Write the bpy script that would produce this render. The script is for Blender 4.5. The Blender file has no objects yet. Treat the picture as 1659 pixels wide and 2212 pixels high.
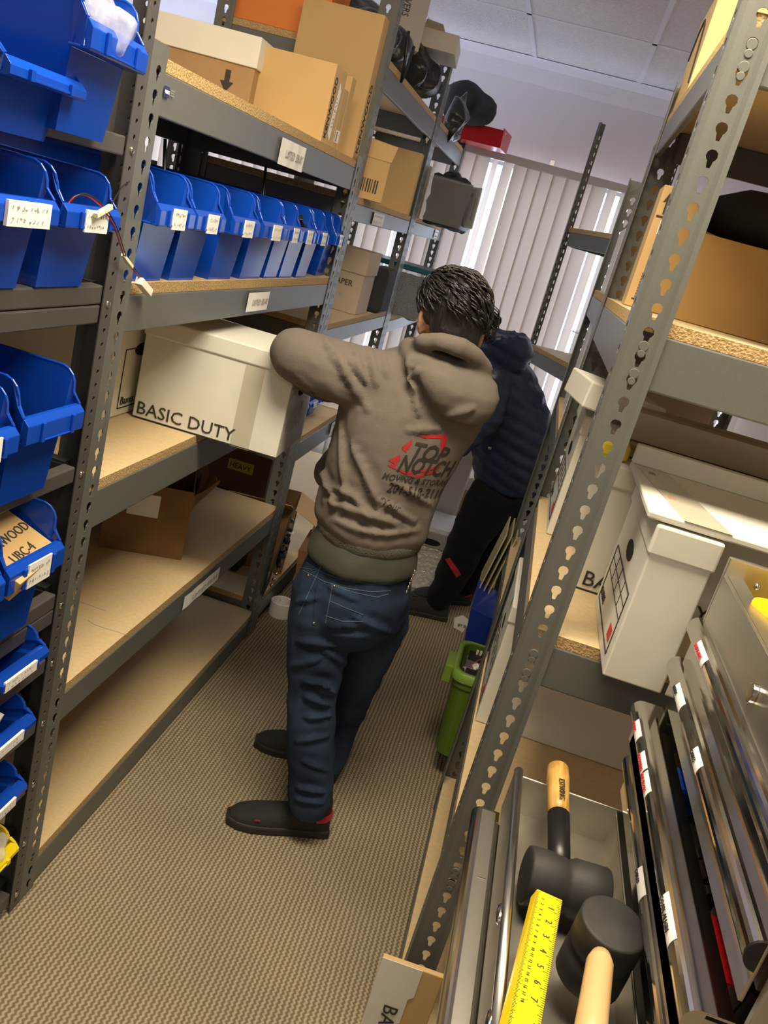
import bpy, bmesh, math, random
from mathutils import Vector, Matrix, noise
from mathutils.bvhtree import BVHTree
random.seed(7)
PI = math.pi
C = bpy.context.scene.collection
SC = bpy.context.scene

# ---------------------------------------------------------------- camera
FPX, W, H = 1844.81, 1659.0, 2212.0
YAW, PITCH, ROLL, EYE = -0.11849077, 0.31611885, 0.27143178, 1.65
_cy, _sy, _cp, _sp = math.cos(YAW), math.sin(YAW), math.cos(PITCH), math.sin(PITCH)
FWD = Vector((_sy * _cp, _cy * _cp, -_sp))
_rt = Vector((_cy, -_sy, 0)); _up = _rt.cross(FWD)
RT = math.cos(ROLL) * _rt + math.sin(ROLL) * _up
UP = -math.sin(ROLL) * _rt + math.cos(ROLL) * _up
EYEP = Vector((0, 0, EYE))
cam = bpy.data.cameras.new('camera'); cam_o = bpy.data.objects.new('camera', cam); C.objects.link(cam_o)
cam_o.matrix_world = Matrix(((RT.x, UP.x, -FWD.x, 0), (RT.y, UP.y, -FWD.y, 0), (RT.z, UP.z, -FWD.z, EYE), (0, 0, 0, 1)))
cam.sensor_fit = 'VERTICAL'; cam.sensor_height = 36.0; cam.sensor_width = 27.0
cam.lens = FPX / H * 36.0; cam.clip_start = 0.02; cam.clip_end = 60
SC.camera = cam_o

def pt(px, py, X=None, Y=None, Z=None):
    """surveyed point: where the sight line through a photo point meets a plane of the room"""
    d = (px - W / 2) * RT - (py - H / 2) * UP + FPX * FWD
    t = (Z - EYE) / d.z if Z is not None else (X / d.x if X is not None else Y / d.y)
    return EYEP + t * d

# ---------------------------------------------------------------- world, lights, exposure
SC.view_settings.view_transform = 'Standard'; SC.view_settings.look = 'None'
SC.view_settings.gamma = 1.0; SC.view_settings.use_curve_mapping = False
SC.view_settings.exposure = 0.0
world = bpy.data.worlds.new('world'); SC.world = world; world.use_nodes = True
bg = world.node_tree.nodes['Background']
bg.inputs[0].default_value = (0.68, 0.78, 1.0, 1); bg.inputs[1].default_value = 5.5

def area_light(name, loc, rot, sx, sy, power, col):
    l = bpy.data.lights.new(name, 'AREA'); l.shape = 'RECTANGLE'; l.size = sx; l.size_y = sy
    l.energy = power; l.color = col
    o = bpy.data.objects.new(name, l); C.objects.link(o); o.location = loc; o.rotation_euler = rot
    return o
CEIL = 2.74; WALL_Y = 5.6
WARM = (1.0, 0.87, 0.66)
LAMPS = [(-0.1, 1.10, 66.0), (-2.6, 0.9, 8.0), (0.0, -1.3, 14.0), (1.55, 2.2, 11.0)]  # second lamp added to lift the background, third added as frontal fill
for (lx, ly, pw) in LAMPS:
    area_light('lamp_light', (lx, ly, CEIL - 0.03), (0, 0, 0), 1.15, 0.55, pw, WARM)

# ---------------------------------------------------------------- materials
MATS = {}
def mat(name, col, rough=0.6, metal=0.0, spec=0.5, var=0.0, vscale=20.0, bump=0.0, bscale=80.0, emit=0.0,
        alpha=1.0, trans=0.0, col2=None, stretch=(1, 1, 1), sheen=0.0, coat=0.0, ior=1.45):
    if name in MATS: return MATS[name]
    m = bpy.data.materials.new(name); m.use_nodes = True; nt = m.node_tree; b = nt.nodes['Principled BSDF']
    b.inputs['Base Color'].default_value = (*col, 1); b.inputs['Roughness'].default_value = rough
    b.inputs['Metallic'].default_value = metal; b.inputs['Specular IOR Level'].default_value = spec
    b.inputs['IOR'].default_value = ior
    if sheen: b.inputs['Sheen Weight'].default_value = sheen
    if coat: b.inputs['Coat Weight'].default_value = coat
    if trans: b.inputs['Transmission Weight'].default_value = trans
    if alpha < 1: b.inputs['Alpha'].default_value = alpha
    if emit: b.inputs['Emission Color'].default_value = (*col, 1); b.inputs['Emission Strength'].default_value = emit
    if var or bump or col2:
        tc = nt.nodes.new('ShaderNodeTexCoord'); mp = nt.nodes.new('ShaderNodeMapping')
        mp.inputs['Scale'].default_value = stretch; nt.links.new(tc.outputs['Object'], mp.inputs[0])
    if var or col2:
        n = nt.nodes.new('ShaderNodeTexNoise'); n.inputs['Scale'].default_value = vscale; n.inputs['Detail'].default_value = 4
        nt.links.new(mp.outputs[0], n.inputs['Vector'])
        r = nt.nodes.new('ShaderNodeValToRGB'); c2 = col2 or tuple(c * (1 - var) for c in col)
        r.color_ramp.elements[0].position = 0.35; r.color_ramp.elements[1].position = 0.65
        r.color_ramp.elements[0].color = (*c2, 1); r.color_ramp.elements[1].color = (*col, 1)
        nt.links.new(n.outputs['Fac'], r.inputs[0]); nt.links.new(r.outputs[0], b.inputs['Base Color'])
    if bump:
        n2 = nt.nodes.new('ShaderNodeTexNoise'); n2.inputs['Scale'].default_value = bscale; n2.inputs['Detail'].default_value = 3
        nt.links.new(mp.outputs[0], n2.inputs['Vector'])
        bp = nt.nodes.new('ShaderNodeBump'); bp.inputs['Strength'].default_value = bump; bp.inputs['Distance'].default_value = 0.01
        nt.links.new(n2.outputs['Fac'], bp.inputs['Height']); nt.links.new(bp.outputs[0], b.inputs['Normal'])
    MATS[name] = m
    return m

GREY = mat('grey_powder_coat', (0.128, 0.132, 0.12), 0.38, var=0.08, vscale=300, bump=0.04, bscale=900)
BLACKST = mat('black_powder_coat', (0.028, 0.027, 0.027), 0.42, bump=0.05, bscale=900)
CHARST = mat('charcoal_powder_coat', (0.075, 0.07, 0.066), 0.4, bump=0.05, bscale=900)
MDF = mat('particle_board', (0.66, 0.5, 0.28), 0.62, var=0.10, vscale=90, bump=0.02, bscale=300)
MDFE = mat('particle_board_edge', (0.6, 0.42, 0.2), 0.85, col2=(0.36, 0.23, 0.09), vscale=260, bump=0.4, bscale=260)
BLUE = mat('blue_polypropylene', (0.005, 0.058, 0.44), 0.17, spec=0.5)
YELLOWP = mat('yellow_polypropylene', (0.85, 0.68, 0.01), 0.3)
CARD = mat('brown_cardboard', (0.56, 0.37, 0.16), 0.75, var=0.07, vscale=6, bump=0.03, bscale=60)
CARDD = mat('dark_cardboard', (0.24, 0.13, 0.055), 0.8, var=0.15, vscale=8)
CARDP = mat('pale_cardboard', (0.5, 0.39, 0.27), 0.8, var=0.1, vscale=8)
WHITEC = mat('white_box_board', (0.70, 0.68, 0.60), 0.6, var=0.05, vscale=7, bump=0.08, bscale=14)
PAPER = mat('paper', (0.86, 0.85, 0.82), 0.7)
INK = mat('ink', (0.035, 0.03, 0.03), 0.7)
INKSOFT = mat('faded_ink', (0.35, 0.34, 0.33), 0.7)
REDINK = mat('red_ink', (0.55, 0.03, 0.04), 0.7)
DARK = mat('dark_void', (0.012, 0.011, 0.01), 0.9)  # near-black; gives the hand holes their painted shade
STEEL = mat('brushed_stainless', (0.62, 0.6, 0.54), 0.36, metal=1.0, var=0.12, vscale=14, bump=0.01, bscale=500, stretch=(1, 0.05, 1))
CHROME = mat('polished_chrome', (0.62, 0.6, 0.57), 0.1, metal=1.0)
ZINC = mat('zinc_plate', (0.6, 0.6, 0.58), 0.3, metal=1.0)
RUBBER = mat('black_rubber', (0.026, 0.025, 0.024), 0.62, var=0.3, vscale=25, bump=0.05, bscale=70)
BLACKP = mat('black_plastic', (0.012, 0.012, 0.012), 0.35)
CLEAR = mat('clear_plastic', (0.8, 0.8, 0.8), 0.1, alpha=0.12)
CLEARB = mat('clear_film', (0.85, 0.86, 0.9), 0.08, alpha=0.28, bump=0.5, bscale=30)
RED = mat('red_paint', (0.55, 0.012, 0.02), 0.3)
GREEN = mat('green_plastic', (0.085, 0.16, 0.012), 0.4)
YELLOW = mat('yellow_enamel', (0.93, 0.62, 0.005), 0.35)

# ---------------------------------------------------------------- mesh tools
class MB:
    def __init__(s): s.v = []; s.f = []; s.m = []
    def add(s, vs, fs, mi=0):
        n = len(s.v); s.v += [tuple(v) for v in vs]; s.f += [tuple(i + n for i in f) for f in fs]; s.m += [mi] * len(fs)
        return s
    def box(s, a, b, mi=0):
        x0, y0, z0 = a; x1, y1, z1 = b
        return s.add([(x0, y0, z0), (x1, y0, z0), (x1, y1, z0), (x0, y1, z0), (x0, y0, z1), (x1, y0, z1), (x1, y1, z1), (x0, y1, z1)],
                     [(0, 3, 2, 1), (4, 5, 6, 7), (0, 1, 5, 4), (1, 2, 6, 5), (2, 3, 7, 6), (3, 0, 4, 7)], mi)
    def hexa(s, bot, top, mi=0):
        return s.add(list(bot) + list(top), [(0, 3, 2, 1), (4, 5, 6, 7), (0, 1, 5, 4), (1, 2, 6, 5), (2, 3, 7, 6), (3, 0, 4, 7)], mi)
    def quad(s, a, b, c, d, mi=0): return s.add([a, b, c, d], [(0, 1, 2, 3)], mi)
    def poly(s, ps, mi=0): return s.add(ps, [tuple(range(len(ps)))], mi)
    def prism(s, ps, d, mi=0):
        n = len(ps); d = Vector(d); q = [Vector(p) + d for p in ps]
        return s.add(list(ps) + q, [tuple(range(n))[::-1], tuple(range(n, 2 * n))] + [(i, (i + 1) % n, n + (i + 1) % n, n + i) for i in range(n)], mi)
    def loft(s, rings, mi=0, cap=True):
        n = len(rings[0]); k = len(rings); vs = [p for r in rings for p in r]; fs = []
        for j in range(k - 1):
            for i in range(n):
                fs.append((j * n + i, j * n + (i + 1) % n, (j + 1) * n + (i + 1) % n, (j + 1) * n + i))
        if cap: fs += [tuple(range(n))[::-1], tuple(range((k - 1) * n, k * n))]
        return s.add(vs, fs, mi)
    def tube(s, path, r, n=8, mi=0, cap=True):
        path = [Vector(p) for p in path]; rings = []; prev = None
        for i, p in enumerate(path):
            d = (path[min(i + 1, len(path) - 1)] - path[max(i - 1, 0)]).normalized()
            if prev is None: a = d.orthogonal().normalized()
            else: a = (prev - d * prev.dot(d)).normalized()
            prev = a; b = d.cross(a); rr = r[i] if isinstance(r, (list, tuple)) else r
            rings.append([p + rr * (math.cos(t) * a + math.sin(t) * b) for t in [2 * PI * k / n for k in range(n)]])
        return s.loft(rings, mi, cap)
    def lathe(s, prof, n=20, mi=0, o=(0, 0, 0)):
        rings = [[(o[0] + r * math.cos(2 * PI * k / n), o[1] + r * math.sin(2 * PI * k / n), o[2] + z) for k in range(n)] for r, z in prof]
        return s.loft(rings, mi, True)
    def sphere(s, c, r, n=12, mi=0):
        r = (r, r, r) if not isinstance(r, (tuple, list)) else r
        rings = []
        for j in range(n // 2 + 1):
            t = -PI / 2 + PI * j / (n // 2); q = max(math.cos(t), 0.02)
            rings.append([(c[0] + r[0] * q * math.cos(2 * PI * k / n), c[1] + r[1] * q * math.sin(2 * PI * k / n), c[2] + r[2] * math.sin(t)) for k in range(n)])
        return s.loft(rings, mi, True)
    def xf(s, M):
        s.v = [tuple(M @ Vector(v)) for v in s.v]; return s

def obj(name, mb, ms, parent=None, smooth=False, bevel=0.0, solid=0.0, loc=None, seg=2):
    me = bpy.data.meshes.new(name); me.from_pydata(mb.v, [], mb.f)
    ms = ms if isinstance(ms, (list, tuple)) else [ms]
    for m in ms: me.materials.append(m)
    me.polygons.foreach_set('material_index', mb.m)
    bm = bmesh.new(); bm.from_mesh(me); bmesh.ops.remove_doubles(bm, verts=bm.verts, dist=1e-6)
    bmesh.ops.recalc_face_normals(bm, faces=bm.faces); bm.to_mesh(me); bm.free()
    if smooth: me.polygons.foreach_set('use_smooth', [True] * len(me.polygons))
    o = bpy.data.objects.new(name, me); C.objects.link(o)
    if parent: o.parent = parent
    if loc: o.location = loc
    if solid:
        md = o.modifiers.new('solid', 'SOLIDIFY'); md.thickness = solid; md.offset = 0
    if bevel:
        md = o.modifiers.new('bevel', 'BEVEL'); md.width = bevel; md.segments = seg; md.limit_method = 'ANGLE'; md.angle_limit = 0.6
        if hasattr(md, 'harden_normals'): pass
    return o
def thing(name, label, cat, loc=(0, 0, 0), rz=0.0, group=None):
    o = bpy.data.objects.new(name, None); C.objects.link(o); o.empty_display_size = 0.1
    o.location = loc; o.rotation_euler = (0, 0, rz); o['label'] = label; o['category'] = cat
    if group: o['group'] = group
    return o
def tag(o, label, cat, group=None):
    o['label'] = label; o['category'] = cat
    if group: o['group'] = group
    return o
def struct(name, mb, ms, **k):
    o = obj(name, mb, ms, **k); o['kind'] = 'structure'; return o
def kids(o): return [c for c in bpy.data.objects if c.parent == o]
def dup(root, loc, rz=None, label=None):
    r = root.copy(); C.objects.link(r); r.location = loc
    if rz is not None: r.rotation_euler = (0, 0, rz)
    if label: r['label'] = label
    for ch in kids(root):
        c = ch.copy(); C.objects.link(c); c.parent = r
        for g in kids(ch):
            d = g.copy(); C.objects.link(d); d.parent = c
    return r

def text_mb(txt, size, origin, ux, uy, ext=0.0006, align='LEFT', mi=0, res=2, xs=1.0, shear=0.0, bold=0.0):
    """lettering as a mesh: origin, ux = reading direction, uy = up of the letters"""
    cu = bpy.data.curves.new('t', 'FONT'); cu.body = txt; cu.size = size; cu.align_x = align; cu.extrude = ext
    cu.resolution_u = res; cu.shear = shear; cu.offset = bold
    o = bpy.data.objects.new('t', cu); me = bpy.data.meshes.new_from_object(o)
    ux = Vector(ux).normalized(); uy = Vector(uy); uy = (uy - ux * uy.dot(ux)).normalized(); n = ux.cross(uy)
    og = Vector(origin); mb = MB()
    mb.add([og + ux * v.co.x * xs + uy * v.co.y + n * (v.co.z + ext) for v in me.vertices], [tuple(p.vertices) for p in me.polygons], mi)
    bpy.data.objects.remove(o); bpy.data.curves.remove(cu); bpy.data.meshes.remove(me)
    return mb
def merge(*mbs):
    r = MB()
    for m in mbs:
        n = len(r.v); r.v += m.v; r.f += [tuple(i + n for i in f) for f in m.f]; r.m += m.m
    return r
def scribble(og, ux, uy, w, h, n=2, seed=0, t=0.0009):
    """handwriting: a few wavy pen strokes"""
    rnd = random.Random(seed); ux = Vector(ux).normalized(); uy = Vector(uy).normalized(); nn = ux.cross(uy); mb = MB(); og = Vector(og)
    for j in range(n):
        base = h * (0.72 - 0.5 * j / max(n - 1, 1)) if n > 1 else h * 0.4
        x = w * 0.08
        while x < w * 0.85:
            pts = []
            for k in range(4): pts.append(og + ux * (x + rnd.uniform(0, w * 0.05)) + uy * (base + rnd.uniform(-0.11, 0.11) * h) + nn * 0.0006)
            mb.tube(pts, t, 4); x += w * rnd.uniform(0.07, 0.12)
    return mb
# ================================================================ ROOM
# carpet: knitted loop rows running along the aisle
cm = bpy.data.materials.new('loop_carpet'); cm.use_nodes = True; nt = cm.node_tree; bs = nt.nodes['Principled BSDF']
bs.inputs['Roughness'].default_value = 0.95; bs.inputs['Specular IOR Level'].default_value = 0.1
tc = nt.nodes.new('ShaderNodeTexCoord'); sep = nt.nodes.new('ShaderNodeSeparateXYZ'); nt.links.new(tc.outputs['Object'], sep.inputs[0])
def mth(op, a, b=None, c=None):
    n = nt.nodes.new('ShaderNodeMath'); n.operation = op
    for i, q in enumerate((a, b, c)):
        if q is None: continue
        if isinstance(q, (int, float)): n.inputs[i].default_value = q
        else: nt.links.new(q, n.inputs[i])
    return n.outputs[0]
nz = nt.nodes.new('ShaderNodeTexNoise'); nz.inputs['Scale'].default_value = 30; nt.links.new(tc.outputs['Object'], nz.inputs['Vector'])
yy = mth('MULTIPLY', sep.outputs['Y'], 2 * PI / 0.0125)
wob = mth('MULTIPLY', mth('SINE', yy), 0.0016)
wob = mth('ADD', wob, mth('MULTIPLY', nz.outputs['Fac'], 0.006))
xx = mth('MULTIPLY', mth('ADD', sep.outputs['X'], wob), 2 * PI / 0.0125)
rows = mth('MULTIPLY_ADD', mth('SINE', xx), 0.5, 0.5)
lp = mth('MULTIPLY_ADD', mth('SINE', mth('ADD', mth('MULTIPLY', sep.outputs['Y'], 2 * PI / 0.0125), mth('MULTIPLY', xx, 0.5))), 0.22, 0.78)
hgt = mth('MULTIPLY', rows, lp)
cr = nt.nodes.new('ShaderNodeValToRGB'); cr.color_ramp.elements[0].position = 0.08; cr.color_ramp.elements[1].position = 0.62
cr.color_ramp.elements[0].color = (0.19, 0.148, 0.095, 1); cr.color_ramp.elements[1].color = (0.46, 0.385, 0.26, 1)
nt.links.new(hgt, cr.inputs[0])
n2 = nt.nodes.new('ShaderNodeTexNoise'); n2.inputs['Scale'].default_value = 2.2; n2.inputs['Detail'].default_value = 6
nt.links.new(tc.outputs['Object'], n2.inputs['Vector'])
mr = nt.nodes.new('ShaderNodeMapRange'); mr.inputs[1].default_value = 0.3; mr.inputs[2].default_value = 0.7; mr.inputs[3].default_value = 0.8; mr.inputs[4].default_value = 1.05
nt.links.new(n2.outputs['Fac'], mr.inputs[0])
mx = nt.nodes.new('ShaderNodeVectorMath'); mx.operation = 'SCALE'; nt.links.new(cr.outputs[0], mx.inputs[0]); nt.links.new(mr.outputs[0], mx.inputs['Scale'])
nt.links.new(mx.outputs[0], bs.inputs['Base Color'])
bp = nt.nodes.new('ShaderNodeBump'); bp.inputs['Strength'].default_value = 0.8; bp.inputs['Distance'].default_value = 0.004
nt.links.new(hgt, bp.inputs['Height']); nt.links.new(bp.outputs[0], bs.inputs['Normal'])
XL, XR_, YN, T = -3.3, 2.2, -2.6, 0.12
struct('floor', MB().box((XL - T, YN - T, -0.1), (XR_ + T, WALL_Y + T, 0)), cm)

WALLM = mat('painted_wall', (0.8, 0.76, 0.8), 0.85, var=0.03, vscale=3, bump=0.05, bscale=150)
CEILM = mat('ceiling_tile', (0.76, 0.71, 0.71), 0.95, var=0.1, vscale=60, bump=0.5, bscale=120)
TBAR = mat('ceiling_grid_paint', (0.72, 0.7, 0.74), 0.5)
struct('ceiling', MB().box((XL - T, YN - T, CEIL), (XR_ + T, WALL_Y + T, CEIL + 0.1)), CEILM)
g = MB(); gx = -0.518
for k in range(-5, 5): g.box((gx + 0.61 * k - 0.012, YN, CEIL - 0.004), (gx + 0.61 * k + 0.012, WALL_Y, CEIL + 0.001))
for k in range(-5, 2): g.box((XL, 4.62 + 1.22 * k - 0.012, CEIL - 0.004), (XR_, 4.62 + 1.22 * k + 0.012, CEIL + 0.001))
struct('trim_1', g, TBAR)
LW = (2.6, 5.4, 0.9, 2.55)
wl_ = MB()
wl_.box((XL - T, YN, 0), (XL, LW[0], CEIL)); wl_.box((XL - T, LW[1], 0), (XL, WALL_Y, CEIL)); wl_.box((XL - T, LW[0], 0), (XL, LW[1], LW[2])); wl_.box((XL - T, LW[0], LW[3]), (XL, LW[1], CEIL))
struct('wall_left', wl_, WALLM)
f2_ = MB()
for y in (LW[0], 3.3, 4.0, 4.7, LW[1] - .05): f2_.box((XL - .08, y, LW[2]), (XL - .03, y + .05, LW[3]))
f2_.box((XL - .08, LW[0], LW[2]), (XL - .03, LW[1], LW[2] + .05)); f2_.box((XL - .08, LW[0], LW[3] - .05), (XL - .03, LW[1], LW[3]))
struct('window_2', f2_, mat('window_frame_paint', (0.6, 0.6, 0.62), 0.5))
struct('wall_right', MB().box((XR_, YN, 0), (XR_ + T, WALL_Y, CEIL)), WALLM)
struct('wall_near', MB().box((XL, YN - T, 0), (XR_, YN, CEIL)), WALLM)
WX0, WX1, WZ0, WZ1 = -3.1, 1.3, 0.12, 2.2
wb = MB()
wb.box((XL, WALL_Y, WZ1), (XR_, WALL_Y + T, CEIL)); wb.box((XL, WALL_Y, 0), (XR_, WALL_Y + T, WZ0))
wb.box((XL, WALL_Y, WZ0), (WX0, WALL_Y + T, WZ1)); wb.box((WX1, WALL_Y, WZ0), (XR_, WALL_Y + T, WZ1))
struct('wall_far', wb, WALLM)
# cove moulding between wall and ceiling
cv = MB(); r0 = []
for k in range(7):
    a = PI / 2 * k / 6; r0.append((XL, WALL_Y - 0.11 * (1 - math.sin(a)) , CEIL - 0.004 - 0.11 * (1 - math.cos(a))))
prof = [(XL, WALL_Y, CEIL - 0.004)] + [(XL, WALL_Y - 0.12 + 0.11 * math.sin(PI / 2 * k / 6), CEIL - 0.004 - 0.118 * (1 - math.cos(PI / 2 * k / 6))) for k in range(7)] + [(XL, WALL_Y, CEIL - 0.125)]
cv.prism(prof, (XR_ - XL, 0, 0))
struct('trim_2', cv, mat('gloss_trim', (0.85, 0.83, 0.9), 0.22))
# window: frame, mullions and glass
fr = MB()
for x in (WX0, -1.63, -0.16, WX1 - 0.05): fr.box((x, WALL_Y + 0.03, WZ0), (x + 0.05, WALL_Y + 0.08, WZ1))
fr.box((WX0, WALL_Y + 0.03, WZ0), (WX1, WALL_Y + 0.08, WZ0 + 0.05)); fr.box((WX0, WALL_Y + 0.03, WZ1 - 0.05), (WX1, WALL_Y + 0.08, WZ1))
win = struct('window_1', fr, mat('window_frame_paint', (0.6, 0.6, 0.62), 0.5))
glm = bpy.data.materials.new('window_glass'); glm.use_nodes = True; gn = glm.node_tree
tr = gn.nodes.new('ShaderNodeBsdfTransparent'); gl = gn.nodes.new('ShaderNodeBsdfGlossy'); gl.inputs['Roughness'].default_value = 0.02
mxs = gn.nodes.new('ShaderNodeMixShader'); mxs.inputs[0].default_value = 0.06
gn.links.new(tr.outputs[0], mxs.inputs[1]); gn.links.new(gl.outputs[0], mxs.inputs[2]); gn.links.new(mxs.outputs[0], gn.nodes['Material Output'].inputs[0])
obj('glass_pane', MB().box((WX0 + 0.02, WALL_Y + 0.05, WZ0 + 0.02), (WX1 - 0.02, WALL_Y + 0.056, WZ1 - 0.02)), glm, win)
# vertical blinds
slm = bpy.data.materials.new('blind_slat_vinyl'); slm.use_nodes = True; sn = slm.node_tree; pb = sn.nodes['Principled BSDF']
pb.inputs['Base Color'].default_value = (0.52, 0.43, 0.33, 1); pb.inputs['Roughness'].default_value = 0.45
tl = sn.nodes.new('ShaderNodeBsdfTranslucent'); tl.inputs[0].default_value = (0.8, 0.66, 0.56, 1)
mx2 = sn.nodes.new('ShaderNodeMixShader'); mx2.inputs[0].default_value = 0.14
sn.links.new(pb.outputs[0], mx2.inputs[1]); sn.links.new(tl.outputs[0], mx2.inputs[2]); sn.links.new(mx2.outputs[0], sn.nodes['Material Output'].inputs[0])
bl = thing('vertical_blind', 'beige vertical blind covering the whole window at the far end of the aisle', 'blinds', (0, WALL_Y - 0.11, 0))
obj('headrail', MB().box((-3.15, -0.03, 2.16), (1.35, 0.02, 2.205)), mat('headrail_paint', (0.5, 0.46, 0.42), 0.5), bl, bevel=0.004)
obj('headrail_bracket', MB().box((-0.26, 0.0, 2.2), (-0.235, 0.10, 2.235)), ZINC, bl)
rnd = random.Random(3); x = -3.1; k = 0
base = None
while x < 1.3:
    ang = 0.24 + rnd.uniform(-0.12, 0.1)
    if rnd.random() < 0.24: ang += rnd.uniform(0.6, 1.05)
    w = 0.089; mb = MB(); rings = []
    for t in range(7):
        u = -w / 2 + w * t / 6; c = 0.006 * (1 - (2 * t / 6 - 1) ** 2)
        mb.v.append((u, c, 0.03)); mb.v.append((u, c, 2.165))
    for t in range(6): mb.f.append((2 * t, 2 * t + 2, 2 * t + 3, 2 * t + 1)); mb.m.append(0)
    if base is None:
        base = obj('slat', mb, slm, bl, smooth=True); o = base
    else:
        o = base.copy(); C.objects.link(o); o.parent = bl
    o.location = (x, 0, 0); o.rotation_euler = (0, 0, ang)
    x += 0.079; k += 1
bm_ = MAT = mat('baseboard_vinyl', (0.1, 0.09, 0.08), 0.5)
struct('baseboard_left', MB().box((XL, YN, 0), (XL + 0.008, WALL_Y, 0.1)), bm_)
struct('baseboard_far', MB().box((XL, WALL_Y - 0.008, 0), (XR_, WALL_Y, 0.1)), bm_)
# recessed ceiling lights, two of them added as fill
DIFF = mat('lamp_diffuser', (1.0, 0.86, 0.6), 0.5, emit=3.0)
LN = ['directly above the aisle beside the tool chest', 'added to light the background left of the black rack', 'added behind the camera as front fill', 'over the area right of the right-hand shelving']
for (lx, ly, pw), ln in zip(LAMPS, LN):
    t = thing('ceiling_light', 'recessed white ceiling light panel ' + ln, 'ceiling light', (lx, ly, CEIL))
    f = MB(); 
    for a, b in (((-.61, -.305), (-.585, .305)), ((.585, -.305), (.61, .305)), ((-.585, -.305), (.585, -.28)), ((-.585, .28), (.585, .305))):
        f.box((a[0], a[1], -.012), (b[0], b[1], -.004))
    obj('frame', f, TBAR, t); obj('diffuser', MB().box((-.585, -.28, -.01), (.585, .28, -.005)), DIFF, t)

DBX = []
# ================================================================ SHELVING
def hole_cell(mb, M, w, h, pts, mi=0):
    """rectangle w x h (centred) with a hole outline pts, lying in a plane mapped by M"""
    n = len(pts); outer = []
    for (x, y) in pts:
        a = math.atan2(y, x); c, s = math.cos(a), math.sin(a)
        t = min((w / 2) / abs(c) if abs(c) > 1e-9 else 9e9, (h / 2) / abs(s) if abs(s) > 1e-9 else 9e9)
        outer.append((c * t, s * t))
    vs = [M @ Vector((x, y, 0)) for x, y in pts] + [M @ Vector((x, y, 0)) for x, y in outer]
    mb.add(vs, [(i, (i + 1) % n, n + (i + 1) % n, n + i) for i in range(n)], mi)
def with_corners(fn, w, h, k):
    """sample radius function fn(angle) including the cell's corner angles"""
    ca = math.atan2(h, w); angs = sorted([2 * PI * i / k + 0.01 for i in range(k)] + [ca, PI - ca, PI + ca, 2 * PI - ca])
    return [(fn(a)[0], fn(a)[1]) for a in angs]
def keyhole(a):
    c, s = math.cos(a), math.sin(a)
    # union of disc r=.0088 at (0,.006) and slot half width .0045 reaching y=-.0135
    best = 0
    for (oy, r) in ((0.0055, 0.0088), (-0.0085, 0.0045), (-0.004, 0.0045)):
        b = s * oy; disc = b * b - (oy * oy - r * r)
        if disc > 0: best = max(best, b + math.sqrt(disc))
    return (best * c, best * s)
def circ(r): return lambda a: (r * math.cos(a), r * math.sin(a))
def slot(a):
    c, s = math.cos(a), math.sin(a); t = min(0.003 / max(abs(c), 1e-6), 0.0085 / max(abs(s), 1e-6)); return (t * c, t * s)
def post_mb(h, wa, wb, style):
    """L angle at the origin: flange A along +x (plane y=0), flange B along +y (plane x=0)"""
    mb = MB()
    pitch = {'key': 0.0381, 'slot': 0.0381, 'round': 0.0254}[style]
    for fl, w in (('A', wa), ('B', wb)):
        if fl == 'A': M0 = Matrix(((1, 0, 0, 0), (0, 0, 1, 0), (0, 1, 0, 0), (0, 0, 0, 1)))
        else: M0 = Matrix(((0, 0, 1, 0), (1, 0, 0, 0), (0, 1, 0, 0), (0, 0, 0, 1)))
        n = int((h - 0.02) / pitch); z0 = 0.01
        def q(x0, x1, a, b): mb.quad(*[M0 @ Vector(p) for p in ((x0, a, 0), (x1, a, 0), (x1, b, 0), (x0, b, 0))])
        q(0, w, 0, z0); q(0, w, z0 + n * pitch, h)
        if style == 'key': cols = [(w * 0.52, 0.026)]; fn = keyhole; kk = 14
        elif style == 'round': cols = [(w * 0.45, 0.016)]; fn = circ(0.0042); kk = 8
        else:
            if fl == 'A': cols = [(w * 0.52, 0.026)]; fn = keyhole; kk = 14
            else: cols = [(w * 0.34, 0.012), (w * 0.68, 0.012)]; fn = slot; kk = 8
        xs = [0]
        for cx, cw in cols: xs += [cx - cw / 2, cx + cw / 2]
        xs.append(w)
        for i in range(0, len(xs), 2):
            if xs[i + 1] - xs[i] > 1e-5: q(xs[i], xs[i + 1], z0, z0 + n * pitch)
        for cx, cw in cols:
            pts = with_corners(fn, cw, pitch, kk)
            for k in range(n):
                hole_cell(mb, M0 @ Matrix.Translation((cx, z0 + (k + .5) * pitch, 0)), cw, pitch, pts)
    return mb
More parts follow.
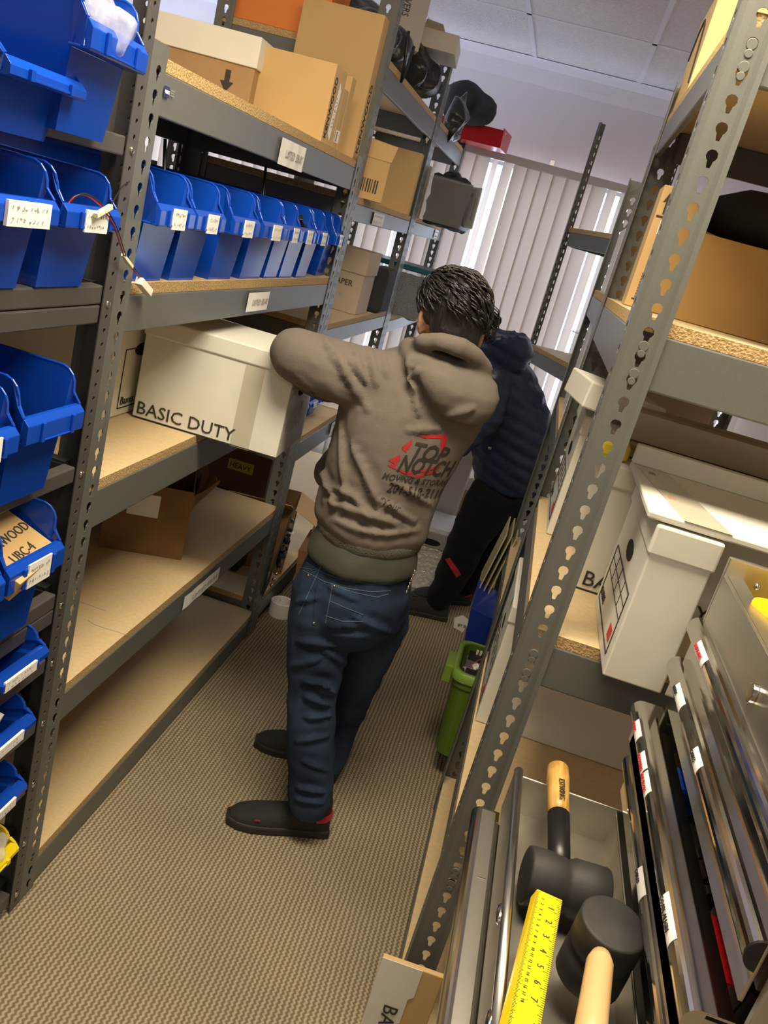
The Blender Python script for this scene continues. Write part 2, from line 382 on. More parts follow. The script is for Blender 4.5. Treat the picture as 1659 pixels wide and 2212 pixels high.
def shelving(label, x0, x1, y0, y1, h, levels, pm=None, bmt=None, style='key', bh=0.072, boards=True, wa=0.062, wb=0.058, rz=0.0, loc=None, boardm=None, cat='shelving unit', group=None, bt=0.022, front_x=None, sidebeams=True):
    pm = pm or GREY; bmt = bmt or GREY
    t = thing('shelving_unit', label, cat, loc or (x0, y0, 0), rz, group)
    w, d = x1 - x0, y1 - y0
    pb_ = post_mb(h, wa, wb, style); pb2 = post_mb(h, wb, wa, style)
    a = obj('post', pb_, pm, t, solid=0.0022)
    # mirrored corners
    for (sx, sy, px, py) in ((-1, 1, w, 0), (1, -1, 0, d), (-1, -1, w, d)):
        m2 = MB(); m2.v = [(px + sx * v[0], py + sy * v[1], v[2]) for v in pb_.v]; m2.f = pb_.f; m2.m = pb_.m
        obj('post', m2, pm, t, solid=0.0022)
    for k, z in enumerate(levels):
        if isinstance(z, tuple): z, hh = z
        else: hh = bh
        for xx_ in (0.002, w - 0.016):
            b = MB().box((xx_, 0.05, z - hh), (xx_ + 0.014, d - 0.05, z)); obj('beam', b, bmt, t, bevel=0.003)
        for yy_ in (0.003, d - 0.017):
            b = MB().box((0.05, yy_, z - hh), (w - 0.05, yy_ + 0.014, z)); obj('beam', b, bmt, t, bevel=0.003)
        if boards:
            b = MB(); B0 = (0.004, 0.005, z + 0.0005); B1 = (w - 0.004, d - 0.005, z + bt)
            b.quad((B0[0], B0[1], B1[2]), (B1[0], B0[1], B1[2]), (B1[0], B1[1], B1[2]), (B0[0], B1[1], B1[2]), 0)
            b.quad((B0[0], B0[1], B0[2]), (B0[0], B1[1], B0[2]), (B1[0], B1[1], B0[2]), (B1[0], B0[1], B0[2]), 0)
            for p, q_ in (((B0[0], B0[1]), (B1[0], B0[1])), ((B1[0], B0[1]), (B1[0], B1[1])), ((B1[0], B1[1]), (B0[0], B1[1])), ((B0[0], B1[1]), (B0[0], B0[1]))):
                b.quad((p[0], p[1], B0[2]), (q_[0], q_[1], B0[2]), (q_[0], q_[1], B1[2]), (p[0], p[1], B1[2]), 1)
            obj('shelf_board', b, boardm or [MDF, MDFE], t)
    return t

XA = -0.747
# left row: unit A (near), B, C
A = shelving('grey shelving unit left of the aisle, carrying the row of eight blue bins',
             XA - 0.62, XA, 1.452, 3.0, 1.83, [1.79, 1.405, (1.012, 0.085), 0.532, 0.078])
B = shelving('tall grey slotted shelving unit in the left row, copy paper box on it',
             XA - 0.60, XA, 3.006, 4.25, 2.44, [(2.125, 0.075), (1.685, 0.06), (1.235, 0.06), (0.80, 0.08), (0.12, 0.07)], style='slot')
Cu = shelving('tall grey shelving unit with the red tray on top, farthest on the left',
             XA - 0.58, XA, 4.256, 5.35, 2.3, [(2.13, 0.075), (1.69, 0.06), (1.20, 0.06), (0.62, 0.07), (0.12, 0.07)], style='slot')
# right row
XRW = 0.126
R1 = shelving('grey shelving unit on the right whose keyhole post stands by the tool chest',
             XRW, XRW + 0.78, 1.427, 2.37, 2.13, [(2.035, 0.07), (1.597, 0.088), (1.035, 0.082), (0.53, 0.07), (0.075, 0.07)])
R2 = shelving('grey shelving unit in the right row directly behind the keyhole post unit, packed with boxes',
             XRW, XRW + 0.6, 2.376, 3.25, 2.0, [(1.60, 0.07), (1.20, 0.07), (0.62, 0.07), (0.078, 0.07)], style='slot')
# askew unit at the far right; thin corner post free-standing above its top shelf
R3 = shelving('half empty shelving unit with thin dark posts standing askew before the blinds',
             0, 0.95, 0, 0.45, 2.34, [(1.835, 0.065), (1.25, 0.065), (0.62, 0.07), (0.085, 0.08)], rz=0.41 - PI / 2, loc=(-0.045, 4.5, 0), pm=CHARST, style='slot', wa=0.03, wb=0.035)

# shelving row added behind the left one to darken the gaps there
D = shelving('added grey shelving unit full of dark cartons, darkening the view behind the blue bins',
             -2.02, -1.42, 0.75, 3.1, 2.0, [1.95, 1.42, 1.0, 0.5, 0.08])
for (z, h, y, w_, dd) in ((1.443, .19, 1.15, .7, .5), (1.443, .14, 1.95, .75, .5), (1.443, .2, 2.72, .6, .5), (1.023, .33, 2.1, .85, .5), (1.023, .28, 2.78, .45, .5), (.523, .38, 2.4, 1.1, .5), (.103, .34, 1.4, .9, .5), (.103, .33, 2.4, .9, .5)):
    DBX.append((z, h, y, w_, dd))
# notes taped to the beams
def note(parent, og, ux, uy, w, h, txt=None, seed=1, curl=0.002, name='paper_note'):
    ux = Vector(ux).normalized(); uy = Vector(uy).normalized(); nn = ux.cross(uy); og = Vector(og); mb = MB(); N = 6
    for i in range(N + 1):
        b = og + ux * w * i / N + nn * (0.0012 + curl * abs(math.sin(i * 1.7 + seed)))
        mb.v += [tuple(b), tuple(b + uy * h)]
    for i in range(N): mb.f.append((2 * i, 2 * i + 2, 2 * i + 3, 2 * i + 1)); mb.m.append(0)
    o = obj(name, mb, PAPER, parent)
    if txt: obj('handwriting', text_mb(txt, h * 0.42, og + ux * w * 0.22 + uy * h * 0.34 + nn * (0.0016 + curl), ux, uy, xs=w / h * 0.3, res=1), INKSOFT, o)
    else: obj('handwriting', scribble(og + nn * (0.001 + curl), ux, uy, w, h, 2, seed, 0.0007), INKSOFT, o)
    return o
def loc_of(t, p): return Vector(p) - t.location
p = pt(598, 345, X=XA + 0.001); note(A, loc_of(A, (XA + 0.001, p.y, 1.715)), (0, 1, 0), (0, 0, 1), 0.205, 0.062, 'LISTED EBAY', 1)
p = pt(529, 668, X=XA + 0.001); note(A, loc_of(A, (XA + 0.001, p.y, 1.345)), (0, 1, 0), (0, 0, 1), 0.17, 0.05, 'LISTED EBAY', 2)
p = pt(395, 1305, X=XA + 0.001); note(A, loc_of(A, (XA + 0.001, p.y, 0.472)), (0, 1, 0), (0, 0, 1), 0.27, 0.045, 'LISTED EBAY', 3)
p = pt(800, 490, X=XA + 0.001); note(B, loc_of(B, (XA + 0.001, p.y, 1.63)), (0, 1, 0), (0, 0, 1), 0.2, 0.045, None, 4)
p = pt(707, 950, X=XA + 0.001); note(B, loc_of(B, (XA + 0.001, p.y, 0.735)), (0, 1, 0), (0, 0, 1), 0.3, 0.06, None, 5)
p = pt(935, 515, X=XA + 0.001); note(Cu, loc_of(Cu, (XA + 0.001, p.y, 1.64)), (0, 1, 0), (0, 0, 1), 0.14, 0.045, None, 6)
# maker's sticker on the top beam
st = obj('maker_sticker', MB().box((0.62 + 0.0005, 0.062, 1.752), (0.6212, 0.082, 1.77)), mat('navy_sticker', (0.03, 0.03, 0.12), 0.4), A)
obj('lettering', text_mb('ULINE', 0.0085, (0.6214, 0.0635, 1.758), (0, 1, 0), (0, 0, 1), xs=0.75, res=1), PAPER, st)
obj('small_print', merge(*[MB().box((0.6203, 0.088, 1.758 + 0.004 * k), (0.6208, 0.104 - 0.004 * (k % 2), 1.7592 + 0.004 * k)) for k in range(3)]), INKSOFT, A)
obj('pencil_scratch', merge(MB().tube([pt(172, 1300, Z=0.5545) - A.location, pt(230, 1320, Z=0.5545) - A.location], 0.0008, 4), MB().tube([pt(190, 1340, Z=0.5545) - A.location, pt(205, 1350, Z=0.5545) - A.location, pt(275, 1372, Z=0.5545) - A.location], 0.0009, 4)), INKSOFT, A)

# black bin rack on the near left
Krack = thing('bin_rack', 'black steel bin rack at the left edge, its shelves full of blue plastic bins', 'rack', (XA - 0.42, 0.3, 0))
kd = 1.4505 - 0.3; kh = 2.1
pm_ = post_mb(kh, 0.045, 0.036, 'round')
for (sx, sy, px, py) in ((-1, 1, 0.42, 0), (1, 1, 0, 0), (1, -1, 0, kd), (-1, -1, 0.42, kd)):
    m2 = MB(); m2.v = [(px + sx * v[0], py + sy * v[1], v[2]) for v in pm_.v]; m2.f = pm_.f; m2.m = pm_.m
    obj('post', m2, CHARST if px > 0.1 else BLACKST, Krack, solid=0.002)
KLEV = [1.671, 1.424, 1.085, 0.817, 0.669, 0.522, 0.365, 0.205, 0.06]
for i, z in enumerate(KLEV):
    hh = 0.032 if i not in (1, 3) else 0.033
    for zz in ([z] if i not in (1, 3) else [z, z - 0.0345]):
        for xx_ in (0.0, 0.392):
            obj('beam', MB().box((xx_ + 0.001, 0.037, zz - hh), (xx_ + 0.026, kd - 0.037, zz)), CHARST, Krack, bevel=0.003)
        obj('beam', MB().box((0.03, kd - 0.03, zz - hh), (0.39, kd - 0.006, zz)), BLACKST, Krack)
    obj('wire_deck', merge(*[MB().tube([(0.01, y, z - 0.003), (0.41, y, z - 0.003)], 0.0018, 4) for y in [0.06 + 0.05 * q for q in range(22)]]), BLACKST, Krack)
    obj('bolt', MB().sphere((0.4215, kd - 0.017, z - hh * (1.0 if i in (1, 3) else 0.6)), (0.003, 0.0072, 0.0072), 10), CHROME, Krack, smooth=True)
for z in (1.22, 0.9, 0.74, 0.6):
    obj('gusset', MB().prism([(0.3, kd - 0.003, z), (0.375, kd - 0.003, z), (0.375, kd - 0.003, z - 0.075)], (0, -0.002, 0)), BLACKST, Krack)

# joint rivets seen on the near post of the right unit, two overlapping discs per beam end
for z in (1.575, 1.53, 1.012, 0.972, 0.515, 0.485, 2.015, 1.985):
    obj('joint_rivet', MB().tube([(.0322, -.0022, z), (.0322, .004, z)], .0082, 16), GREY, R1, bevel=.001)
    obj('joint_rivet', MB().tube([(.0322, -.0026, z - .0125), (.0322, .004, z - .0125)], .0062, 16), GREY, R1, bevel=.001)
# ================================================================ STACKING BINS
BINCACHE = {}
def make_bin(w, h, d, m, key, ribs=False, card=True):
    """open hopper-front bin; mouth towards +x, origin under the front lip centre"""
    mb = MB(); wb, wt = w * 0.80, w * 0.97
    def hy(z): return (wb + (wt - wb) * z / h) / 2
    lb, lt = h * 0.54, h * 0.735; fx = -0.034
    for s in (-1, 1):
        P = [(-d, 0), (fx, 0), (fx + 0.012, lb), (0.0, lb + 0.004), (0.002, lt)]
        cx, cz, rr = -0.040, h - 0.028, 0.028
        P += [(-0.010, lt + (h - lt) * 0.3)]
        P += [(cx + rr * math.cos(a), cz + rr * math.sin(a)) for a in (0.2, 0.6, 1.0, 1.4)]
        P += [(-d - 0.008, h)]
        ps = [(x, s * (hy(z) if x < -0.01 else w / 2), z) for x, z in P]
        mb.poly(ps if s < 0 else ps[::-1])
    mb.quad((-d, -hy(0), 0), (-d, hy(0), 0), (fx, hy(0), 0), (fx, -hy(0), 0))
    mb.quad((-d, -hy(0), 0), (-d - .008, -hy(h), h), (-d - .008, hy(h), h), (-d, hy(0), 0))
    mb.quad((fx, -hy(0), 0), (fx, hy(0), 0), (fx + .012, hy(lb), lb), (fx + .012, -hy(lb), lb))
    body = (mb, m)
    key2 = MB()
    # front lip band
    key2.prism([(-0.022, -w / 2, lb), (0.008, -w / 2, lb), (0.012, -w / 2, lb + 0.003), (0.012, -w / 2, lt - 0.010), (0.003, -w / 2, lt), (-0.006, -w / 2, lt), (0.0, -w / 2, lt - 0.011), (0.002, -w / 2, lb + 0.004), (-0.022, -w / 2, lb + 0.004)], (0, w, 0))
    # label slot rails
    key2.box((0.012, -w * 0.24, lb + 0.003), (0.015, w * 0.24, lb + 0.006))
    key2.box((0.012, w * 0.24, lb + 0.002), (0.017, w * 0.29, lt - 0.008)); key2.box((0.012, -w * 0.29, lb + 0.002), (0.017, -w * 0.24, lt - 0.008))
    # rolled rim along the side walls
    for s in (-1, 1):
        pts = [(0.002, s * w * 0.49, lt), (-0.010, s * hy(h * .85), lt + (h - lt) * 0.3)] + [(-0.040 + 0.028 * math.cos(a), s * hy(h), h - 0.028 + 0.028 * math.sin(a)) for a in (0.2, 0.6, 1.0, 1.4)] + [(-d - .008, s * hy(h), h)]
        key2.tube(pts, 0.0026, 6)
    key2.tube([(-d - .008, -hy(h), h), (-d - .008, hy(h), h)], 0.0026, 6)
    rb = MB()
    if ribs:
        for yy in (-.28, -.1, .1, .28): rb.box((-d + .002, yy * w - .001, .004), (-d + .008, yy * w + .001, h * .7))
        rb.box((-d + .002, -hy(h * .7), h * .68), (-d + .006, hy(h * .7), h * .7))
        for s in (-1, 1):
            for xx in (-d * .35, -d * .4): rb.box((xx, s * (hy(h * .5) - .004) - .001, h * .1), (xx + .0025, s * (hy(h * .5) - .004) + .002, h * .75))
            rb.box((-d * .95, s * (hy(h * .7)) - .003 * s - .001, h * .7), (-.05, s * (hy(h * .7)) - .003 * s + .001, h * .715))
    return mb, key2, rb, (lb, lt)
def place_bin(label, yc, z, w=0.155, h=0.2, d=0.36, x=XA + 0.022, m=BLUE, ribs=False, card=True, seed=0, group=None, rz=0.0, name='stacking_bin', cardw=0.42, tilt=0.0):
    k = (w, h, d, m.name, ribs)
    t = thing(name, label, 'bin', (x, yc, z), rz, group)
    if tilt: t.rotation_euler = (0, tilt, rz)
    if k not in BINCACHE:
        mb, lip, rb, ll = make_bin(w, h, d, m, k, ribs)
        a = obj('bin_body', mb, m, t, solid=0.0028); b = obj('front_lip', lip, m, t, bevel=0.0012)
        c = obj('divider_ribs', rb, m, t) if ribs else None
        BINCACHE[k] = (a, b, c, ll)
    else:
        a0, b0, c0, ll = BINCACHE[k]
        for q in (a0, b0, c0):
            if q is not None: n = q.copy(); C.objects.link(n); n.parent = t
    if card:
        lb, lt = ll; hh = (lt - lb) - 0.004; cw = w * cardw
        o = obj('label_card', MB().box((0.0125, -cw / 2, lb - 0.002), (0.0155 if cardw < .5 else 0.0174, cw / 2, lb + hh)), PAPER, t)
        obj('handwriting', scribble((0.0157 if cardw < .5 else .0176, -cw / 2, lb), (0, 1, 0), (0, 0, 1), cw, hh, 2, seed, 0.0005), INKSOFT, o)
    return t
ZA2 = 1.4275
ys = [1.592, 1.756, 1.970, 2.176, 2.338, 2.474, 2.63, 2.90]; ws = [.155, .150, .168, .182, .130, .142, .125, .11]
LB = ['nearest blue bin in the row of eight, an antenna standing in it',
      'second blue bin from the near end of the row of eight',
      'third blue bin of the row of eight, an empty gap on its near side',
      'fourth blue bin of the row of eight, with a wrinkled torn-edged card on its lip',
      'fifth blue bin of the row of eight, a small white carton standing in it',
      'sixth blue bin of the row of eight, black connectors heaped in its mouth',
      'seventh blue bin of the row of eight, empty mouth behind the black connectors',
      'farthest blue bin at the end of the row of eight, next to the slotted post']
for i, (y, w_) in enumerate(zip(ys, ws)):
    place_bin(LB[i], y, ZA2, w=w_, h=0.205, d=0.36, ribs=i < 4, seed=10 + i, group='blue bins in a row on the second shelf', cardw=0.36, x=XA + 0.02 if i != 7 else XA + 0.004)
place_bin('empty blue bin set back in the gap before the farthest bin of the row', 2.755, ZA2, w=.115, h=0.2, d=0.32, seed=19, x=XA - 0.03, card=False, group='blue bins in a row on the second shelf')
# contents
o = obj('small_carton', MB().box((-0.02, -0.022, 0), (0.02, 0.022, 0.06)), mat('white_carton', (.82, .8, .78), .6), bevel=.001)
o.location = (XA - 0.045, 2.35, 1.545); o.rotation_euler = (0.35, 0.15, 0.5)
tag(o, 'small white carton tilted inside the fifth blue bin of the upper left row', 'box')
def blobpile(mb, c, sx, sy, sz, n, seed, r=(.008, .016)):
    rn = random.Random(seed)
    for _ in range(n):
        p = (c[0] + rn.uniform(-sx, sx), c[1] + rn.uniform(-sy, sy), c[2] + rn.uniform(0, sz)); a = rn.uniform(*r)
        M = Matrix.Translation(p) @ Matrix.Rotation(rn.uniform(0, 3), 4, Vector((rn.random(), rn.random(), rn.random() + .1)).normalized())
        b = MB().box((-a, -a * .6, -a * .5), (a, a * .6, a * .5)).xf(M); n0 = len(mb.v)
        mb.v += b.v; mb.f += [tuple(i + n0 for i in f) for f in b.f]; mb.m += b.m
    return mb
o = obj('connector_heap', blobpile(MB(), (XA - 0.03, 2.474, 1.545), .03, .04, .05, 46, 5), BLACKP, bevel=.0015)
tag(o, 'heap of shiny black connectors filling the sixth blue bin of the row', 'parts'); o['kind'] = 'stuff'
for (px, py, px2, py2, yv) in ((352, 440, 357, 300, 1.60), (563, 470, 575, 352, 2.21)):
    p0 = pt(px, py, X=XA - 0.06); p1 = pt(px2, py2, X=XA - 0.07)
    o = obj('antenna_rod', MB().tube([p0 - Vector((0, 0, .03)), p0, p1], [0.005, .005, .0035], 8), BLACKP, smooth=True)
    tag(o, 'thin black antenna standing in the %s blue bin of the upper left row' % ('nearest' if yv < 2 else 'fourth'), 'antenna')

# bins in the black rack
X2 = XA + 0.034
G = 'blue bins in the black rack'
place_bin('blue bin in the black rack with a red and black lead hanging from it', 1.268, 1.426, w=.158, h=0.18, x=X2, seed=31, group=G)
place_bin('blue bin with a wide card and looped leads at the left picture edge', 1.09, 1.426, w=.158, h=0.18, x=X2, seed=32, group=G, cardw=.62)
place_bin('blue bin without a card on the top beam of the black rack, lower left', 1.115, 1.632, w=.175, h=0.12, d=.34, x=XA + 0.030, card=False, group=G)
place_bin('topmost blue bin of the black rack, a clear plastic bag spilling over its lip', 1.243, 1.672 + 0.0, w=.16, h=0.2 - .0, d=.3, x=XA + 0.05, card=False, group=G).location.z = 1.672 - 0.02 + 0.0
place_bin('blue bin with an empty label slot and coiled cable in the black rack', 1.208, 1.087, w=.158, h=0.215, x=X2 + .02, card=False, group=G)
place_bin('blue bin at the left edge beside the one with coiled cable', 1.03, 1.087, w=.158, h=0.205, x=X2 + .02, seed=33, group=G)
place_bin('blue bin in the black rack holding the small brown carton, with a peeling card', 1.212, 0.82, w=.158, h=0.235, x=X2 + .02, seed=34, group=G)
place_bin('blue bin left of the one holding the small brown carton', 1.044, 0.82, w=.158, h=0.23, x=X2 + .02, card=False, group=G)
place_bin('topmost of the three shallow blue bins in the black rack', 1.235, 0.671, w=.19, h=0.115, d=.3, x=X2, seed=35, group=G, cardw=.5)
place_bin('shallow blue bin with white papers standing in it, low in the black rack', 1.225, 0.524, w=.19, h=0.115, d=.3, x=X2, seed=36, group=G, cardw=.5)
place_bin('shallow blue bin low in the black rack with black plugs, just above the yellow bin', 1.235, 0.367, w=.18, h=0.11, d=.3, x=X2, seed=37, group=G, cardw=.5)
place_bin('small yellow plastic bin near the foot of the black rack', 1.245, 0.207, w=.17, h=0.11, d=.28, x=X2, m=YELLOWP, card=False)
# plastic bag
def crumple(name, prims_or_mb, m, label, cat, loc=None, amp=.02, sc=9, lvl=2, smooth=True, stuff=False):
    o = obj(name, prims_or_mb, m, smooth=smooth)
    me = o.data; bm = bmesh.new(); bm.from_mesh(me)
    for _ in range(lvl): bmesh.ops.subdivide_edges(bm, edges=bm.edges, cuts=1, use_grid_fill=True, smooth=.6)
    for v in bm.verts:
        n = noise.noise_vector(v.co * sc); v.co += n * amp
    bm.to_mesh(me); bm.free()
    if smooth: me.polygons.foreach_set('use_smooth', [True] * len(me.polygons))
    if loc: o.location = loc
    return tag(o, label, cat)
crumple('plastic_bag', MB().sphere((0, 0, 0), (.06, .06, .055), 10), CLEARB, 'crumpled clear plastic bag spilling out of the topmost blue bin', 'bag', (XA + .005, 1.255, 1.80), .03, 18, 2)
crumple('plastic_pouch', MB().sphere((0, 0, 0), (.03, .045, .03), 8), CLEARB, 'small clear plastic pouch hanging above the yellow bin', 'bag', (X2 - .0, 1.25, .335), .02, 22, 2)
# paper sheets in the sixth level
o = obj('paper_sheets', MB().box((-.006, -.035, 0), (.006, .045, .11)), PAPER); o.location = (XA - .01, 1.2, .535); o.rotation_euler = (0, .3, 0.2)
tag(o, 'white papers standing in the shallow blue bin of the black rack', 'papers')
o = obj('plug_heap', blobpile(MB(), (XA - 0.01, 1.22, .385), .04, .06, .05, 40, 9), BLACKP, bevel=.001)
tag(o, 'black plugs heaped in the shallow blue bin above the yellow one', 'parts'); o['kind'] = 'stuff'
# small brown carton
sc_ = thing('small_carton', 'small brown printed carton lying in a blue bin of the black rack', 'box', (XA + .012, 1.213, .955), 0)
sc_.rotation_euler = (0.1, 0.42, 0.12)
obj('carton_body', MB().box((-.085, -.068, 0), (.045, .068, .042)), CARD, sc_, bevel=.0015)
obj('printed_text', merge(text_mb('KENWOOD', .026, (-.02, -.06, .0422), (0, 1, 0), (-1, 0, 0), xs=.9), text_mb('UBC-4', .026, (.015, -.035, .0422), (0, 1, 0), (-1, 0, 0), xs=.9)), INK, sc_)
# coiled cables
def wire(name, pts, r, m, label, cat='cable', n=8, res=True):
    pts = [Vector(p) for p in pts]
    q = []
    for i in range(len(pts) - 1):
        p0, p1, p2, p3 = pts[max(i - 1, 0)], pts[i], pts[i + 1], pts[min(i + 2, len(pts) - 1)]
        for k in range(6):
            t = k / 6; q.append(0.5 * ((2 * p1) + (p2 - p0) * t + (2 * p0 - 5 * p1 + 4 * p2 - p3) * t * t + (-p0 + 3 * p1 - 3 * p2 + p3) * t ** 3))
    q.append(pts[-1]); o = obj(name, MB().tube(q, r, n), m, smooth=True)
    return tag(o, label, cat) if label else o
coil = [(XA - .06 + .05 * math.cos(a), 1.13 + .05 * math.sin(a), 1.19 + .004 * a) for a in [k * .6 for k in range(28)]]
wire('coiled_cable', coil, .0035, BLACKP, 'black cable coiled inside the blue bin on the third level of the black rack')
# red/black lead hanging over the post
lead = thing('wire_lead', 'red and black lead with cream plugs dangling from a blue bin across the grey post', 'cable', (XA + .05, 1.4, 1.5))
def L_(p): return Vector(p) - lead.location
wp = [pt(147, 440, X=XA + .03), pt(165, 423, X=XA + .035), pt(190, 424, X=XA + .04), pt(222, 450, X=XA + .05), pt(247, 490, X=XA + .05), pt(260, 528, X=XA + .03), pt(266, 548, X=XA + .02), pt(272, 566, X=XA + .012), pt(286, 580, X=XA + .012), pt(302, 603, X=XA + .012)]
RW = mat('red_wire', (.35, .01, .03), .4)
w1 = wire('red_wire', [L_(p) for p in wp], .0014, RW, None); w1.parent = lead
w2 = wire('black_wire', [L_(p) + Vector((.002, .002, .002)) for p in wp], .0011, BLACKP, None); w2.parent = lead
PLUG = mat('cream_nylon', (.72, .7, .48), .5); PLUGW = mat('white_nylon', (.8, .76, .66), .5)
def plug(a, b, r, m):
    o = obj('plug', MB().tube([L_(a), L_(b)], r, 4), m, lead, bevel=.001)
plug(pt(206, 466, X=XA + .055), pt(240, 446, X=XA + .055), .0055, PLUG); plug(pt(265, 550, X=XA + .016), pt(285, 577, X=XA + .016), .0045, PLUG)
plug(pt(300, 606, X=XA + .014), pt(322, 632, X=XA + .014), .010, PLUGW)
w3 = wire('black_wire', [L_(p) for p in (pt(236, 448, X=XA + .05), pt(250, 425, X=XA + .04), pt(263, 405, X=XA + .015), pt(280, 392, X=XA + .006))], .0011, BLACKP, None); w3.parent = lead
loops = thing('wire_lead', 'looped red and white leads lying in the blue bin at the left picture edge', 'cable', (XA, 1.08, 1.53))
for k, m_ in enumerate((RW, PLUGW, RW)):
    a = [(.01 * k - .02, -.05 + .05 * math.cos(t) * (1 + .1 * k), .012 + .022 * math.sin(t)) for t in [j * .5 for j in range(8)]]
    w_ = wire('wire_strand', a, .002, m_, None); w_.parent = loops

# ================================================================ BOXES
def carton(label, dims, loc, rz=0, m=CARD, cat='box', name='cardboard_box', tape=None, group=None, texts=(), rim=.0015, rx=0):
    """texts: (string,size,face,u,v,vertical,xs)"""
    w, d, h = dims; t = thing(name, label, cat, loc, rz, group)
    if rx: t.rotation_euler = (rx, 0, rz)
    obj('box_body', MB().box((-w / 2, -d / 2, 0), (w / 2, d / 2, h)), m, t, bevel=rim)
    fl = MB(); fl.box((-w / 2 + .001, -.0009, h - .0002), (w / 2 - .001, .0009, h + .0004)); obj('flap_seam', fl, mat('seam_shadow', (.22, .14, .07), .9), t)
    if tape:
        obj('packing_tape', MB().box((-w / 2 - .0006, -.024, h - .09), (w / 2 + .0006, .024, h + .0009)), tape, t)
    for (s, size, face, u, v, vert, xs) in texts:
        if face == 'x': og, ux, uy = (w / 2 + .0005, u, v), (0, 1, 0), (0, 0, 1)
        elif face == '-x': og, ux, uy = (-w / 2 - .0005, u, v), (0, -1, 0), (0, 0, 1)
        else: og, ux, uy = (u, -d / 2 - .0005, v), (1, 0, 0), (0, 0, 1)
        if vert == 1: ux, uy = uy, -Vector(ux)
        if vert == -1: ux, uy = -Vector(uy), Vector(ux)
        obj('printed_text', text_mb(s, size, og, ux, uy, xs=xs), INK, t)
    return t
ZT = 1.814
b1 = carton('squarish brown carton with an address label on the nearest left top shelf', (.228, .118, .205), (XA - .016 - .114, 2.602, ZT), 0, texts=[('KENWOOD', .034, 'x', -.026, .012, 1, .9)])
obj('shipping_label', MB().poly([(.1147, -.012, .03), (.1147, .018, .012), (.1147, .032, .15), (.1147, .006, .17)][::1]), PAPER, b1)
obj('address_lines', merge(scribble((.1150, .018, .04), (0, 0, 1), (0, -1, 0), .1, .02, 2, 3, .0006)), INK, b1)
b2 = carton('tallest brown carton, at the far end of the nearest left top shelf', (.27, .118, .43), (XA - .018 - .135, 3.068 - .0, ZT), 0, texts=[('KENWOOD', .042, 'x', -.012, .02, 1, .95)])
b2.location.y = 2.998
b3 = carton('thin brown carton with a small barcode label, squeezed against the tallest carton', (.17, .055, .17), (XA - .028 - .085, 2.735, ZT), 0)
obj('barcode_label', MB().box((.0855, -.02, .02), (.0862, .022, .055)), PAPER, b3)
obj('barcode_bars', merge(*[MB().box((.0863, -.015, .024 + .004 * k), (.0866, .0, .0262 + .004 * k)) for k in range(7)]), INK, b3)
obj('label_strip', MB().box((-.01, -.0282, .02), (.084, -.0276, .06)), PAPER, b3)
b4 = carton('thin light brown carton just behind the squarish one with the address label', (.19, .05, .215), (XA - .02 - .095, 2.69 - .002, ZT), 0, m=CARD)
b4.location = (XA - .03 - .095, 2.8, ZT)
b5 = carton('brown storage box with a black arrow and white lid on the nearest top shelf', (.36, .26, .145), (-1.165, 2.70, ZT), 0.05, m=mat('mid_cardboard', (.36, .22, .1), .75, var=.1, vscale=8))
obj('box_lid', MB().box((-.186, -.136, .135), (.186, .136, .215)), WHITEC, b5, bevel=.002)
b5.location.y = 2.62
aw = MB().prism([(.100, -.1312, .115), (.115, -.1312, .115), (.115, -.1312, .085), (.127, -.1312, .085), (.1075, -.1312, .057), (.088, -.1312, .085), (.100, -.1312, .085)], (0, -.0005, 0))
obj('printed_arrow', aw, INK, b5)

